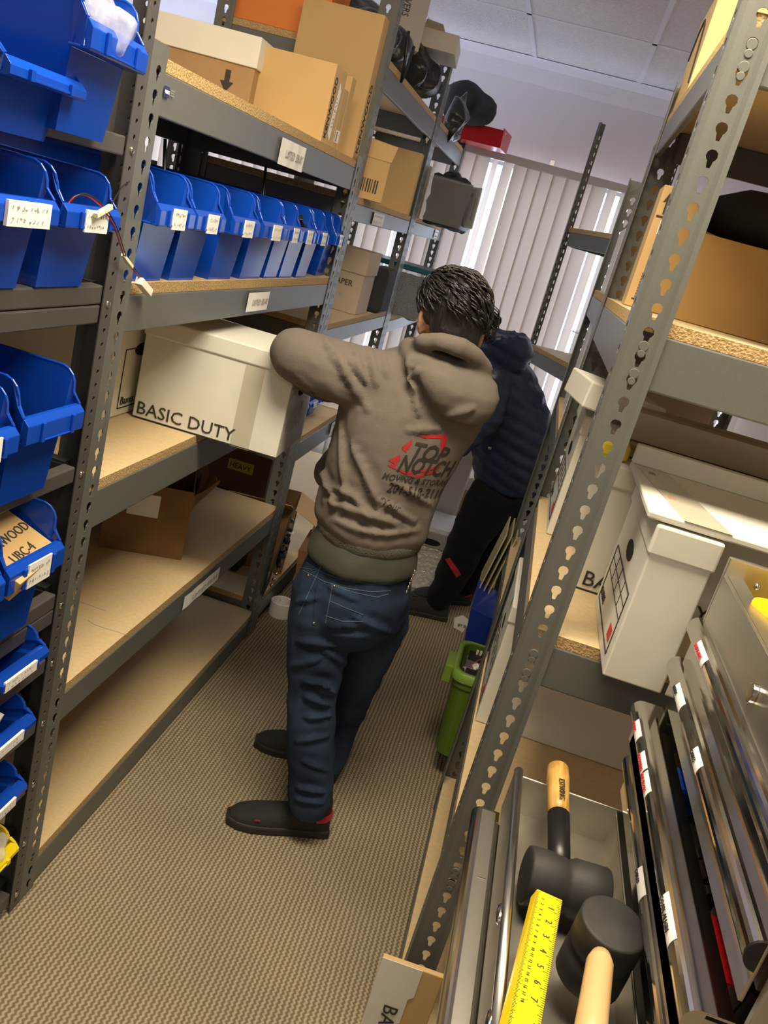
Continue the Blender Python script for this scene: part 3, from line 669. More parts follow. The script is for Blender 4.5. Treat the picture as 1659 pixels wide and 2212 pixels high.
def banker(label, dims, loc, rz, text_face=None, form=True, lidh=.045, grp=None, m=WHITEC, hole=True, lid=True, red=True):
    """storage box: long side along local x (w), end faces at +-x, lid with a deep band"""
    w, d, h = dims; t = thing('storage_box', label, 'box', loc, rz, grp)
    obj('box_body', MB().box((-w / 2, -d / 2, 0), (w / 2, d / 2, h - .002)), m, t, bevel=.003)
    if lid:
        L = MB(); e = .004
        L.hexa([(-w / 2 - e, -d / 2 - e, h - lidh), (w / 2 + e, -d / 2 - e, h - lidh), (w / 2 + e, d / 2 + e, h - lidh), (-w / 2 - e, d / 2 + e, h - lidh)],
               [(-w / 2 - e, -d / 2 - e, h), (w / 2 + e, -d / 2 - e, h), (w / 2 + e, d / 2 + e, h), (-w / 2 - e, d / 2 + e, h)])
        obj('lid', L, m, t, bevel=.004)
    if hole:
        for s in (1, -1):
            pr = [(s * (w / 2 + .0006), .042 * math.cos(a), h * .63 + .017 * math.sin(a)) for a in [2 * PI * k / 16 for k in range(16)]]
            obj('hand_hole_shade', MB().prism(pr, (-s * .003, 0, 0)), DARK, t)  # dark oval laid on the board for the shade inside a hole
    if form:
        x = w / 2 + .0006; ln = MB()
        def seg(y0, z0, y1, z1, tt=.0014):
            ln.tube([(x, y0, z0), (x, y1, z1)], tt, 4)
        y0, y1, z0, z1 = -d * .4, d * .4, h * .09, h * .5
        for a in ((y0, z0, y1, z0), (y1, z0, y1, z1), (y1, z1, y0, z1), (y0, z1, y0, z0)): seg(*a)
        for k in (1, 2): seg(y0, z1 - (z1 - z0) * .22 * k, y1, z1 - (z1 - z0) * .22 * k, .0008)
        for k in (-.2, 0, .2): seg(d * k, z1, d * k, z1 - (z1 - z0) * .44, .0008)
        obj('printed_form', ln, INK, t)
        obj('printed_text', text_mb('R-KIVE', .022, (x, y0 + .01, z0 + .012), (0, 1, 0), (0, 0, 1)), INK, t)
        if red: obj('printed_logo', MB().box((x - .0002, y1 - .055, z0 + .012), (x + .0004, y1 - .02, z0 + .036)), REDINK, t)
    if text_face:
        obj('printed_text', text_mb(text_face, .046, (-w / 2 + .008, -d / 2 - .0006, .012), (1, 0, 0), (0, 0, 1), xs=1.02), INK, t)
        obj('printed_line', MB().box((-w / 2, -d / 2 - .0008, .001), (w / 2 - .0, -d / 2 - .0002, .0035)), INK, t)
    return t
# the white box sticking out of the shelf, the man's arm on it
rzb = math.atan2(2.007 - 1.986, -0.539 + 0.924)
bx = Vector((math.cos(rzb), math.sin(rzb))); by = Vector((-bx.y, bx.x))
cc = Vector((-.924, 1.986)) + bx * .1925 + by * .131
BB = banker('white storage box with large lettering jutting into the aisle under the raised elbow', (.385, .262, .258), (cc.x, cc.y, 1.036), rzb, 'BASIC DUTY', form=False)
x_ = .193
obj('label_form', merge(text_mb('JUN', .02, (x_, -.11, .16), (0, 1, 0), (0, 0, 1)), scribble((x_, -.1, .04), (0, 1, 0), (0, 0, 1), .18, .1, 4, 8, .0008), MB().box((x_, -.115, .178), (x_ + .0006, .115, .180))), INKSOFT, BB)
obj('packing_tape', MB().box((.07, -.1316, .0), (.12, -.1312, .21)), mat('clear_tape', (.5, .46, .36), .15), BB)
b6 = banker('white storage box with pen notes standing behind the jutting one', (.385, .31, .262), (-.935 - .16, 1.94 - .05, 1.036), 0, None, form=False)
b6.location = (-.945 - .1925, 2.03, 1.036)
f6 = MB()
for a in (((-.09), .02, .1, .02), (-.09, .02, -.09, .17), (-.09, .17, .04, .17)):
    f6.tube([(.1932, a[0], a[1]), (.1932, a[2], a[3])], .0016, 4)
obj('printed_form', merge(f6, text_mb('BASIC DUTY', .03, (.1932, .0, .215), (0, 1, 0), (0, 0, 1), xs=.7), text_mb('Baxes', .03, (.1932, -.08, .028), (0, 1, 0), (0, 0, 1)), text_mb('Kenwood', .02, (.1932, .02, .155), (0, 1, 0), (0, 0, 1)), text_mb('QTY 7', .02, (.1932, .02, .12), (0, 1, 0), (0, 0, 1)), text_mb('52:50:0', .02, (.1932, .02, .07), (0, 1, 0), (0, 0, 1))), INK, b6)
# long pale box at the back
o = carton('long pale cardboard box deep on the middle shelf behind the black rack', (.3, .7, .33), (-1.58, 1.14, 1.0235), 0, m=mat('tan_board', (.56, .46, .3), .75))
o = carton('pale box behind the lowest bins of the black rack', (.3, .7, .34), (-1.58, 1.14, .5235), 0, m=CARDP)
for k, (z, h, y, w_, dd) in enumerate(DBX):  # cartons added to keep the space behind the left row dark
    lv = {1.443: 'upper', 1.023: 'middle', .523: 'lower', .103: 'bottom'}[z]; ps_ = 'near' if y < 1.5 else ('centre' if y < 2.5 else 'far')
    carton('added dark carton at the %s of the %s shelf in the darkening back row' % (ps_, lv), (dd, w_, h), (-1.72, y, z), 0, m=CARDD, group='added dark cartons in the back row')
# torn box
tb = thing('torn_box', 'torn brown carton with a ragged flap alone on the fourth shelf', 'box', (-.99, 2.36, .556), .38)
m = MB(); w, d, h = .24, .26, .22
m.quad((-w / 2, -d / 2, 0), (w / 2, -d / 2, 0), (w / 2, d / 2, 0), (-w / 2, d / 2, 0))
for a, b_ in (((-w / 2, -d / 2), (w / 2, -d / 2)), ((w / 2, -d / 2), (w / 2, d / 2)), ((w / 2, d / 2), (-w / 2, d / 2)), ((-w / 2, d / 2), (-w / 2, -d / 2))):
    m.quad((*a, 0), (*b_, 0), (*b_, h), (*a, h))
obj('box_body', m, mat('torn_cardboard', (.26, .14, .05), .8, var=.2, vscale=12, bump=.4, bscale=20), tb, solid=.004)
rg = []
rn = random.Random(4)
for k in range(9): rg.append((w / 2 + .01 + .055 * math.sin(PI * k / 8) + rn.uniform(-.012, .012), -d / 2 - .01 + (d + .03) * k / 8, h - .005 + .03 * (k % 2) * rn.random()))
rg = [(w / 2, -d / 2, h * .72)] + rg + [(w / 2, d / 2, h * .72)]
cen = (w / 2 + .012, 0, h * .6)
fm = MB(); fm.v = [cen] + rg; fm.f = [(0, i, i + 1) for i in range(1, len(rg))]; fm.m = [0] * len(fm.f)
obj('torn_flap', fm, MATS['torn_cardboard'], tb, solid=.003)
obj('shipping_label', MB().box((-.06, -d / 2 - .0035, .12), (.03, -d / 2 - .0028, .19)), PAPER, tb)
# ================================================================ CONTENTS OF THE FAR LEFT UNITS
def tote(label, w, d, h, loc, rz=0, lidm=None, fill=True):
    t = thing('clear_tote', label, 'tote', loc, rz); e = .02
    m = MB(); b0 = [(-w / 2 + e, -d / 2 + e, 0), (w / 2 - e, -d / 2 + e, 0), (w / 2 - e, d / 2 - e, 0), (-w / 2 + e, d / 2 - e, 0)]
    t0 = [(-w / 2, -d / 2, h), (w / 2, -d / 2, h), (w / 2, d / 2, h), (-w / 2, d / 2, h)]
    m.poly(b0)
    for i in range(4): m.quad(b0[i], b0[(i + 1) % 4], t0[(i + 1) % 4], t0[i])
    obj('tote_body', m, CLEAR, t, solid=.003)
    if lidm: obj('tote_lid', MB().box((-w / 2 - .01, -d / 2 - .01, h), (w / 2 + .01, d / 2 + .01, h + .025)), lidm, t, bevel=.006)
    else: obj('tote_rim', MB().tube([(*p[:2], h) for p in t0] + [t0[0]], .006, 6), CLEAR, t)
    return t
DGREY = mat('dark_fabric', (.035, .036, .038), .9, var=.4, vscale=12)
def stuffed(label, cat, loc, hx, hy, hz, m, seed=1, amp=.03, sc=12, name='tote_contents'):
    mb = MB(); n = 5
    for f in range(6):
        ax = f // 2; sg = 1 if f % 2 else -1
        for i in range(n):
            for j in range(n):
                q = []
                for (a, b) in ((i, j), (i + 1, j), (i + 1, j + 1), (i, j + 1)):
                    u, v = 2 * a / n - 1, 2 * b / n - 1; p = [0, 0, 0]; p[ax] = sg; p[(ax + 1) % 3] = u; p[(ax + 2) % 3] = v
                    q.append((p[0] * hx, p[1] * hy, p[2] * hz))
                mb.quad(*q)
    return crumple(name, mb, m, label, cat, loc, amp, sc + seed, 1)
def clump(name, label, cat, loc, r, m, seed=0, amp=.03, sc=10, lvl=1):
    o = crumple(name, MB().sphere((0, 0, 0), r, 12), m, label, cat, loc, amp, sc + seed * .1, lvl); return o
# top shelf of unit B
ZB = 2.148
clump('black_bag', 'crumpled black plastic bags on the top shelf left of the seat cover box', 'bag', (-.95, 3.45, ZB + .11), (.15, .28, .09), mat('bin_liner', (.02, .02, .021), .25, bump=.6, bscale=24), 1, .05, 8, 2)
clump('black_bag', 'second heap of black plastic bags under the open white tray, top shelf', 'bag', (-.86, 3.98, ZB + .12), (.11, .19, .10), MATS['bin_liner'], 2, .05, 9, 2)
o = obj('bag_strap', MB().tube([(-.742, 3.2, ZB + .12), (-.738, 3.24, ZB + .02), (-.737, 3.25, ZB - .03), (-.737, 3.28, ZB + .0), (-.74, 3.33, ZB + .1)], .006, 6), BLACKP, smooth=True); tag(o, 'black strap hanging over the edge of the tall unit\'s top shelf', 'strap')
sb = carton('upright grey and orange box printed SEAT COVERS on the tall unit\'s top shelf', (.14, .17, .32), (-.905, 3.80, ZB + .20), .35, m=mat('grey_print_board', (.52, .47, .4), .6), texts=[('SEAT COVERS', .04, 'y', -.03, .28, -1, .7)], name='printed_box')
obj('orange_band', MB().box((-.071, -.086, .275), (.071, .086, .321)), mat('orange_ink', (.85, .3, .04), .5), sb)
obj('hand_hole_shade', MB().prism([(-.03 + .026 * math.cos(a), -.0856, .2 + .03 * math.sin(a)) for a in [2 * PI * k / 12 for k in range(12)]], (0, -.001, 0)), DARK, sb)  # shade of the hole put on as a dark oval
sb.location.z = ZB + .16
t = thing('tray_box', 'open cream cardboard tray lying on the black bags on the tall unit', 'box', (-.82, 4.05, ZB + .215), .1)
m = MB(); w, d, h = .22, .3, .07
m.quad((-w / 2, -d / 2, 0), (w / 2, -d / 2, 0), (w / 2, d / 2, 0), (-w / 2, d / 2, 0))
for a, b_ in (((-w / 2, -d / 2), (w / 2, -d / 2)), ((w / 2, -d / 2), (w / 2, d / 2)), ((w / 2, d / 2), (-w / 2, d / 2)), ((-w / 2, d / 2), (-w / 2, -d / 2))): m.quad((*a, 0), (*b_, 0), (*b_, h), (*a, h))
obj('tray_body', m, mat('cream_tray', (.66, .6, .5), .7), t, solid=.004)
obj('tray_flap', MB().poly([(-.04, -.15, .07), (.05, -.15, .07), (.04, -.2, .085), (-.03, -.2, .09)]), MATS['cream_tray'], t, solid=.002)
# things beneath orange box near top left
ob = carton('orange carton on the tall unit\'s top shelf at the upper picture edge', (.34, .2, .2), (-1.14, 3.12, ZB + .001), 0, m=mat('orange_board', (.75, .22, .04), .6))
clump('black_bag', 'black plastic bag with white film beside the orange carton', 'bag', (-.86, 3.16, ZB + .075), (.1, .1, .06), MATS['bin_liner'], 5, .03, 11, 2)
# second shelf of unit B
Z2 = 1.708
bc = carton('brown carton with a barcode and slanted flap, second shelf of the tall unit', (.15, .12, .14), (-.835, 3.17, Z2), .25, m=CARD)
bc.location = (-.775, 3.215, Z2)
obj('barcode', merge(*[MB().box((-.055 + .009 * k, -.0612, .025), (-.055 + .009 * k + (.005 if k % 3 else .003), -.0606, .07)) for k in range(12)]), INK, bc)
obj('lid_flaps', MB().hexa([(-.078, -.063, .138), (.078, -.063, .138), (.078, .063, .138), (-.078, .063, .138)], [(-.06, -.05, .205), (.09, -.05, .195), (.085, .06, .195), (-.06, .06, .205)]), CARD, bc, bevel=.002)
carton('plain brown carton behind the large barcode carton on the tall unit', (.19, .11, .27), (-.855, 4.165, Z2), .05, m=mat('yellow_cardboard', (.58, .38, .15), .75))
# third shelf: copy paper box, dark bag
Z3 = 1.258
cp = carton('COPY PAPER box with its own lid on the third shelf of the tall unit', (.3, .22, .2), (-1.10, 3.70, Z3), 0.0, m=CARDP, texts=[('COPY PAPER', .034, 'y', -.075, .11, 0, .95)])
cp.location = (-.925, 3.72, Z3)
obj('box_lid', MB().box((-.156, -.116, .165), (.156, .116, .262)), CARDP, cp, bevel=.002)
obj('small_print', merge(*[MB().box((-.1 + .04 * k, -.1107, .06), (-.085 + .04 * k, -.1103, .075)) for k in range(5)]), INKSOFT, cp)
bcs = obj('black_case', MB().box((-.065, -.12, 0), (.06, .1, .2)), DGREY, bevel=.02); bcs.location = (-.79, 4.02, Z3); tag(bcs, 'black soft case beside the copy paper box', 'case')
carton('small brown carton with loose wires at the near end of the third shelf', (.2, .3, .12), (-1.1, 3.3, Z3), 0, m=CARDD)
wire('loose_wire', [(-.98, 3.2, Z3 + .10), (-.96, 3.25, Z3 + .15), (-.94, 3.32, Z3 + .13), (-.95, 3.4, Z3 + .16), (-.99, 3.42, Z3 + .11)], .002, BLACKP, 'loose black wire on the small carton, third shelf of the tall unit')
# fourth shelf of unit B: small blue bins, yellow packet
ZB4 = .823
for i, (y, lab) in enumerate(((3.18, 'small blue bin at the near end of the tall unit\'s fourth shelf'), (3.32, 'small blue bin half hidden by the white box, tall unit\'s fourth shelf'), (3.47, 'small blue bin nearest the yellow packet on the tall unit\'s fourth shelf'))):
    place_bin(lab, y, ZB4, w=.12, h=.13, d=.2, x=XA - .05, seed=50 + i, group='small blue bins on the tall unit', cardw=.45)
o = obj('yellow_packet', MB().box((-.12, -.012, 0), (.12, .012, .07)), mat('yellow_print', (.75, .5, .03), .4), bevel=.004); o.location = (-.93, 3.75, ZB4 + .035); o.rotation_euler = (.2, 0, -.1)
tag(o, 'yellow printed packet on a white strip beside the small blue bins', 'packet')
o = obj('white_strip_box', MB().box((-.16, -.03, 0), (.16, .03, .034)), mat('white_plastic', (.78, .77, .72), .4), bevel=.003); o.location = (-.9, 3.73, ZB4); tag(o, 'long flat white box under the yellow packet', 'box')
clump('cable_bundle', 'dark cable bundle at the far end of the tall unit\'s fourth shelf', 'cable', (-.84, 3.95, ZB4 + .04), (.06, .1, .04), BLACKP, 4, .02, 18, 2)
# bottom shelf of unit B
ZB5 = .143
ob2 = thing('open_carton', 'open brown carton with a raised flap on the tall unit\'s bottom shelf', 'box', (-.93, 3.42, ZB5), .2)
m = MB(); w, d, h = .3, .26, .3
m.quad((-w / 2, -d / 2, 0), (w / 2, -d / 2, 0), (w / 2, d / 2, 0), (-w / 2, d / 2, 0))
for a, b_ in (((-w / 2, -d / 2), (w / 2, -d / 2)), ((w / 2, -d / 2), (w / 2, d / 2)), ((w / 2, d / 2), (-w / 2, d / 2)), ((-w / 2, d / 2), (-w / 2, -d / 2))): m.quad((*a, 0), (*b_, 0), (*b_, h), (*a, h))
obj('box_body', m, CARDD, ob2, solid=.004)
obj('box_flap', MB().quad((w / 2, -d / 2, h), (w / 2, d / 2, h), (w / 2 + .1, d / 2, h - .05), (w / 2 + .1, -d / 2, h - .05)), CARD, ob2, solid=.003)
obj('box_flap', MB().quad((-w / 2, -d / 2, h), (w / 2, -d / 2, h), (w / 2 - .02, -d / 2 - .1, h + .05), (-w / 2 + .02, -d / 2 - .1, h + .05)), CARD, ob2, solid=.003)
pc = thing('circuit_board', 'green circuit board with black sockets leaning against the slotted post', 'circuit board', (-.735, 3.09, .3), .1)
pc.rotation_euler = (.0, .1, .15)
obj('board', MB().box((-.004, -.06, -.14), (.002, .06, .22)), mat('circuit_green', (.03, .04, .035), .4), pc)
obj('sockets', blobpile(MB(), (.012, 0, -.02), .006, .045, .2, 22, 12, (.008, .014)), BLACKP, pc)
obj('chrome_fittings', merge(*[MB().sphere((.018, -.02 + .02 * k, -.1 + .018 * k), .008, 8) for k in range(4)]), CHROME, pc, smooth=True)
obj('white_connector', MB().box((.01, .02, .09), (.03, .055, .12)), PLUGW, pc)
kr = obj('kraft_envelope', MB().box((-.004, -.11, 0), (.004, .11, .33)), CARD, bevel=.001); kr.location = (-.735, 3.62, .05); kr.rotation_euler = (0, .12, 0)
tag(kr, 'tan kraft envelope standing at the bottom shelf edge beside the jeans', 'envelope')
# dark things under unit A far end / unit B lower: HEAVY box and case
hv = carton('dark brown carton with a yellow HEAVY sticker behind the slotted post', (.42, .3, .3), (-1.04, 3.3, .145 + .32), 0, m=mat('deep_brown_board', (.12, .055, .025), .8))
hv.location = (-1.1, 3.42, .46)
obj('warning_sticker', MB().box((.03, -.1512, .09), (.14, -.1504, .135)), mat('sticker_yellow', (.55, .45, .06), .5), hv)
obj('printed_text', text_mb('HEAVY', .032, (.036, -.1516, .1), (1, 0, 0), (0, 0, 1), xs=.95), INK, hv)
hvc = thing('black_case', 'black hard case with a wire handle under the HEAVY carton', 'case', (-1.12, 3.36, .146), 0)
obj('case_body', MB().box((-.21, -.17, 0), (.21, .17, .31)), BLACKP, hvc, bevel=.01)
obj('case_handle', MB().tube([(-.19, -.175, .26), (-.19, -.21, .3), (-.12, -.21, .3), (-.12, -.175, .26)], .006, 6), CHROME, hvc)
clump('plastic_wrap', 'crumpled clear wrap beside the case handle', 'plastic wrap', (-1.31, 3.13, .5), (.06, .05, .06), CLEARB, 3, .03, 18, 1)
tr_ = thing('tape_roll', 'white roll of tape standing on the carpet at the foot of the slotted post', 'tape', (-.70, 3.24, 0))
obj('roll', MB().lathe([(.048, 0), (.05, .003), (.05, .066), (.044, .069), (.04, .066), (.04, .004)], 28), PAPER, tr_, smooth=False, bevel=.001)
obj('printed_text', merge(*[text_mb(s, .011, (.0402 * math.cos(a), .0402 * math.sin(a), .045), (-math.sin(a) * -1, math.cos(a) * -1, 0), (0, 0, 1), xs=.8) for s, a in (('Scotch', 1.2), ('Scotch', 2.2))]), INKSOFT, tr_)
cb = obj('flattened_carton', MB().box((-.02, -.14, 0), (.02, .14, .3)), CARDD, bevel=.002); cb.location = (-.66, 3.42, .0); cb.rotation_euler = (0, -.1, 0.1)
tag(cb, 'brown flattened carton on the carpet behind the tape roll', 'box')
# unit C
ZC = 2.154
rb_ = thing('red_tray', 'red metal tray with a flared end sticking out of the farthest top shelf', 'tray', (-.72, 5.22, ZC + .03), -.1)
m = MB(); pf = [(-.11, .0), (-.13, .09), (-.12, .09), (-.10, .008), (.10, .008), (.12, .09), (.13, .09), (.11, .0)]
for q in range(len(pf)): pass
m.prism([(-.3, y, z) for y, z in pf], (.5, 0, 0))
obj('tray_body', m, RED, rb_, bevel=.002)
obj('tray_end', MB().prism([(.2, -.11, 0), (.2, -.13, .1), (.2, .13, .1), (.2, .11, 0)], (.004, 0, 0)), RED, rb_)
for s in (-1, 1): obj('rivet', MB().sphere((.206, s * .09, .08), .006, 8), CHROME, rb_, smooth=True)
clump('black_jacket', 'black cloth bundle lying on the red tray', 'cloth', (-.76, 5.05, ZC + .19), (.15, .17, .11), DGREY, 7, .03, 8, 1)
clump('black_strap_bag', 'black straps and pouch hanging below the cloth bundle at the far shelf end', 'bag', (-.745, 4.75, ZC + .06), (.045, .13, .13), MATS['bin_liner'], 8, .05, 10, 2)
tote('clear tote crammed with dark parts on the second shelf of the farthest left unit', .24, .5, .21, (-.655, 4.72, 1.713), 0)
stuffed('dark jumble of parts filling the clear tote on the farthest left unit', 'parts', (-.655, 4.72, 1.713 + .11), .09, .21, .11, DGREY, 9, .012)
clump('black_cable_heap', 'black cables bulging over the rim of the clear tote', 'cable', (-.665, 4.7, 1.713 + .225), (.06, .12, .03), BLACKP, 9, .03, 20, 2)
sh = obj('paper_sheets', MB().box((-.003, -.07, -.2), (.003, .07, 0)), PAPER); sh.location = (-.535, 4.62, 1.93); sh.rotation_euler = (0, -.02, .5); tag(sh, 'printed white sheets hung at the end of the farthest left unit', 'papers')
obj('printed_marks', merge(MB().box((-.0045, -.035, -.16), (-.0035, -.025, -.05)), MB().box((-.0045, .02, -.05), (-.0035, .045, -.03))), INKSOFT, sh)
carton('pale cardboard box standing open behind the brown carton, farthest left unit', (.2, .2, .25), (-.87, 4.43, 1.713), 0, m=CARDP)
TEAL = mat('teal_lid', (.01, .08, .11), .35)
tote('clear tote with a teal lid and dark contents, third shelf of the farthest left unit', .40, .45, .235, (-.81, 4.64, 1.223), 0, lidm=TEAL)
stuffed('dark clothes packed in the teal-lidded tote', 'clothes', (-.81, 4.64, 1.223 + .1), .16, .19, .095, DGREY, 5, .012)
clump('plastic_wrap', 'crumpled clear plastic packet on the fourth shelf beyond the man\'s shoulder', 'plastic wrap', (-.70, 4.55, .70), (.08, .12, .05), CLEARB, 6, .03, 14, 2)
carton('grey box on the fourth shelf of the farthest left unit beside the plastic packet', (.3, .35, .16), (-.85, 4.9, .642), 0, m=mat('grey_board', (.45, .4, .38), .7))
carton('white box at the back of the farthest left unit, third shelf from the floor', (.3, .3, .25), (-1.12, 4.9, .642), 0, m=WHITEC)

# ---- floor at the far end
fb = thing('insulated_box', 'silver bubble foil box with an oval handle hole standing on the carpet', 'box', (-.17, 4.14, 0), .12)
FOIL = mat('bubble_foil', (.8, .78, .76), .25, metal=.35, bump=1.0, bscale=55)
obj('box_body', MB().box((-.17, -.15, 0), (.17, .15, .27)), FOIL, fb, bevel=.006)
obj('box_band', MB().box((-.176, -.156, .235), (.176, .156, .315)), mat('grey_foam', (.4, .38, .35), .8), fb, bevel=.005)
obj('hand_hole_shade', MB().prism([(-.06 + .05 * math.cos(a), -.157, .265 + .017 * math.sin(a)) for a in [2 * PI * k / 16 for k in range(16)]], (0, -.001, 0)), DARK, fb)  # dark oval on the band stands for the shaded opening
obj('foil_top', MB().box((-.165, -.145, .312), (.165, .145, .335)), mat('foil_sheet', (.88, .88, .92), .35, metal=.1, bump=.8, bscale=60), fb)
wbn = thing('waste_bin', 'tall grey plastic bin behind the man in the hoodie', 'bin', (-.25, 4.45, 0))
obj('bin_body', MB().hexa([(-.09, -.13, 0), (.09, -.13, 0), (.09, .13, 0), (-.09, .13, 0)], [(-.12, -.17, .72), (.12, -.17, .72), (.12, .17, .72), (-.12, .17, .72)]), mat('grey_bin_plastic', (.55, .53, .5), .5), wbn, bevel=.01)
tt = tote('translucent tub holding the blue cloth, behind the grey bin', .30, .3, .17, (-.05, 4.85, .38), 0)
o = carton('tan carton under the translucent tub at the far end of the aisle', (.3, .3, .378), (-.05, 4.85, .0), 0, m=CARD)
clump('blue_cloth', 'bright blue cloth heaped in the translucent tub', 'cloth', (-.05, 4.85, .555), (.12, .11, .05), mat('sky_blue_cloth', (.15, .4, .75), .85), 4, .04, 12, 2)
# green bin
gb = thing('waste_bin', 'green plastic bin with side handles, full of electronics, low on the right', 'bin', (.143, 2.563, .101), .0)
m = MB()
def rr(w, d, z, r=.04, n=5):
    P = []
    for (cx, cy, a0) in ((w / 2 - r, d / 2 - r, 0), (-w / 2 + r, d / 2 - r, PI / 2), (-w / 2 + r, -d / 2 + r, PI), (w / 2 - r, -d / 2 + r, 3 * PI / 2)):
        P += [(cx + r * math.cos(a0 + PI / 2 * k / n), cy + r * math.sin(a0 + PI / 2 * k / n), z) for k in range(n + 1)]
    return P
gw, gd, gh = .165, .245, .315
m.loft([rr(gw * .78, gd * .8, .0), rr(gw * .96, gd * .95, gh * .82), rr(gw * 1.0, gd * 1.0, gh * .83), rr(gw, gd, gh), rr(gw - .02, gd - .02, gh), rr(gw - .02, gd - .02, gh * .8), rr(gw * .7, gd * .7, .02)], cap=True)
obj('bin_body', m, GREEN, gb, smooth=False, bevel=.002)
obj('rim', MB().loft([rr(gw + .012, gd + .012, gh - .03), rr(gw + .016, gd + .016, gh), rr(gw - .01, gd - .01, gh + .004), rr(gw - .012, gd - .012, gh - .02)], cap=False), mat('light_green_plastic', (.19, .31, .045), .4), gb, smooth=True)
obj('handle', MB().box((-gw / 2 - .035, -.055, gh - .085), (-gw / 2 - .003, .055, gh - .02)), MATS['light_green_plastic'], gb, bevel=.005)
obj('handle', MB().box((-.03, gd / 2, gh - .07), (.03, gd / 2 + .03, gh - .02)), MATS['light_green_plastic'], gb, bevel=.005)
el = thing('electronics_scrap', 'grey metal modules with white plugs and red wires heaped in the green bin', 'electronics', (.143, 2.563, .335), .0)
obj('metal_module', MB().box((-.055, -.085, 0), (.055, .085, .05)), mat('dull_metal', (.32, .31, .3), .4, metal=.7), el, bevel=.003)
obj('black_module', MB().box((-.05, -.098, .02), (.05, -.045, .07)), BLACKP, el, bevel=.003)
obj('black_module', MB().box((-.05, .05, .02), (.05, .098, .065)), BLACKP, el, bevel=.003)
obj('white_connectors', merge(blobpile(MB(), (-.01, -.01, .05), .03, .025, .02, 7, 3, (.008, .013)), *[MB().box((-.03 + .012 * k, .075, .065), (-.022 + .012 * k, .085, .08)) for k in range(6)]), PLUGW, el, bevel=.001)
w_ = wire('red_wire', [(-.04, -.02, .06), (-.01, .01, .085), (.03, .0, .08), (.06, -.02, .06)], .002, RW, None); w_.parent = el
obj('round_socket', MB().lathe([(.022, .05), (.022, .055), (.015, .056), (.014, .052)], 16, o=(.02, -.02, 0)), DARK, el)
obj('screw_post', MB().tube([(-.06, -.04, .06), (-.02, -.04, .065)], .006, 8), CHROME, el)
# blue tall bin + folders in the right row
bb_ = thing('magazine_bin', 'tall dark blue bin low in the right row, behind the green bin', 'bin', (.13, 3.05, .0), 0)
obj('bin_body', MB().hexa([(-.035, -.12, .08), (.05, -.12, .08), (.05, .1, .08), (-.035, .1, .08)], [(-.075, -.13, .44), (.06, -.13, .42), (.06, .12, .42), (-.075, .12, .46)]), mat('navy_plastic', (.01, .035, .3), .35), bb_, bevel=.003)
tg = obj('hang_tag', MB().prism([(0, 0, 0), (-.04, 0, .0), (-.055, 0, .035), (-.035, 0, .06), (0, 0, .055)], (0, -.001, 0)), PAPER); tg.location = (.055, 2.93, .33); tg.rotation_euler = (0, .25, .1)
tag(tg, 'white tag printed BY.B hanging from the dark blue bin', 'tag')
obj('printed_text', text_mb('BY.B', .016, (-.03, -.0015, .012), (.9, 0, .3), (-.3, 0, .9)), INK, tg)
fo = thing('folder_stack', 'olive folders leaning together above the dark blue bin', 'folders', (.12, 3.25, .42))
for k in range(3): obj('folder', MB().hexa([(-.06 + .02 * k, -.15, 0), (-.055 + .02 * k, -.15, 0), (-.055 + .02 * k, .12, 0), (-.06 + .02 * k, .12, 0)], [(-.02 + .02 * k, -.12, .26), (-.015 + .02 * k, -.12, .26), (-.015 + .02 * k, .14, .26), (-.02 + .02 * k, .14, .26)]), mat('olive_card', (.42, .38, .2), .7), fo)
# ---- right row contents
banker('narrow white storage box with a printed form on its side, overhanging the tool chest', (.098, .335, .272), (.312, 1.495, 1.058), PI, lidh=.05)
banker('white lettered storage box half hidden by the right keyhole post', (.39, .30, .27), (.222 + .195, 1.705 + .15, 1.058), 0, 'BASIC DUTY', form=False)
wl = thing('box_lid', 'large white box lid laid across the boxes above the tool chest, clear tape on it', 'lid', (.53, 1.515, 1.334), 0)
obj('lid_top', MB().box((-.29, -.185, 0), (.29, .185, .012)), WHITEC, wl, bevel=.003)
obj('lid_band', MB().box((-.29, .16, .012), (.29, .185, .05)), WHITEC, wl, bevel=.003)
obj('packing_tape', MB().hexa([(-.235, -.186, .0124), (-.16, -.186, .0124), (-.22, .16, .0124), (-.285, .16, .0124)], [(-.235, -.186, .0129), (-.16, -.186, .0129), (-.22, .16, .0129), (-.285, .16, .0129)]), mat('clear_tape', (.5, .46, .36), .15), wl)
for (x, y) in ((-.262, .1), (-.245, -.06)): obj('slot', MB().box((x, y, .0125), (x + .012, y + .022, .0131)), mat('kraft_core', (.4, .25, .15), .8), wl)
wd = obj('wooden_board', MB().box((-.26, -.05, 0), (.26, .05, .03)), mat('grained_wood', (.42, .32, .2), .5, col2=(.2, .14, .08), vscale=9, stretch=(1, 9, 9)), bevel=.003); wd.location = (.47, 1.86, 1.332)
tag(wd, 'grained wooden board lying on the white boxes under the upper beam', 'board')
ye = obj('yellow_foam', MB().box((-.03, -.04, 0), (.03, .04, .034)), mat('mustard_foam', (.6, .5, .03), .7), bevel=.008); ye.location = (.21, 1.78, 1.33); tag(ye, 'mustard yellow block at the end of the wooden board behind the keyhole post', 'block')
carton('low grey carton on the wooden board right under the upper beam', (.46, .12, .06), (.47, 1.9, 1.3635), 0, m=mat('shade_board', (.45, .4, .32), .8))
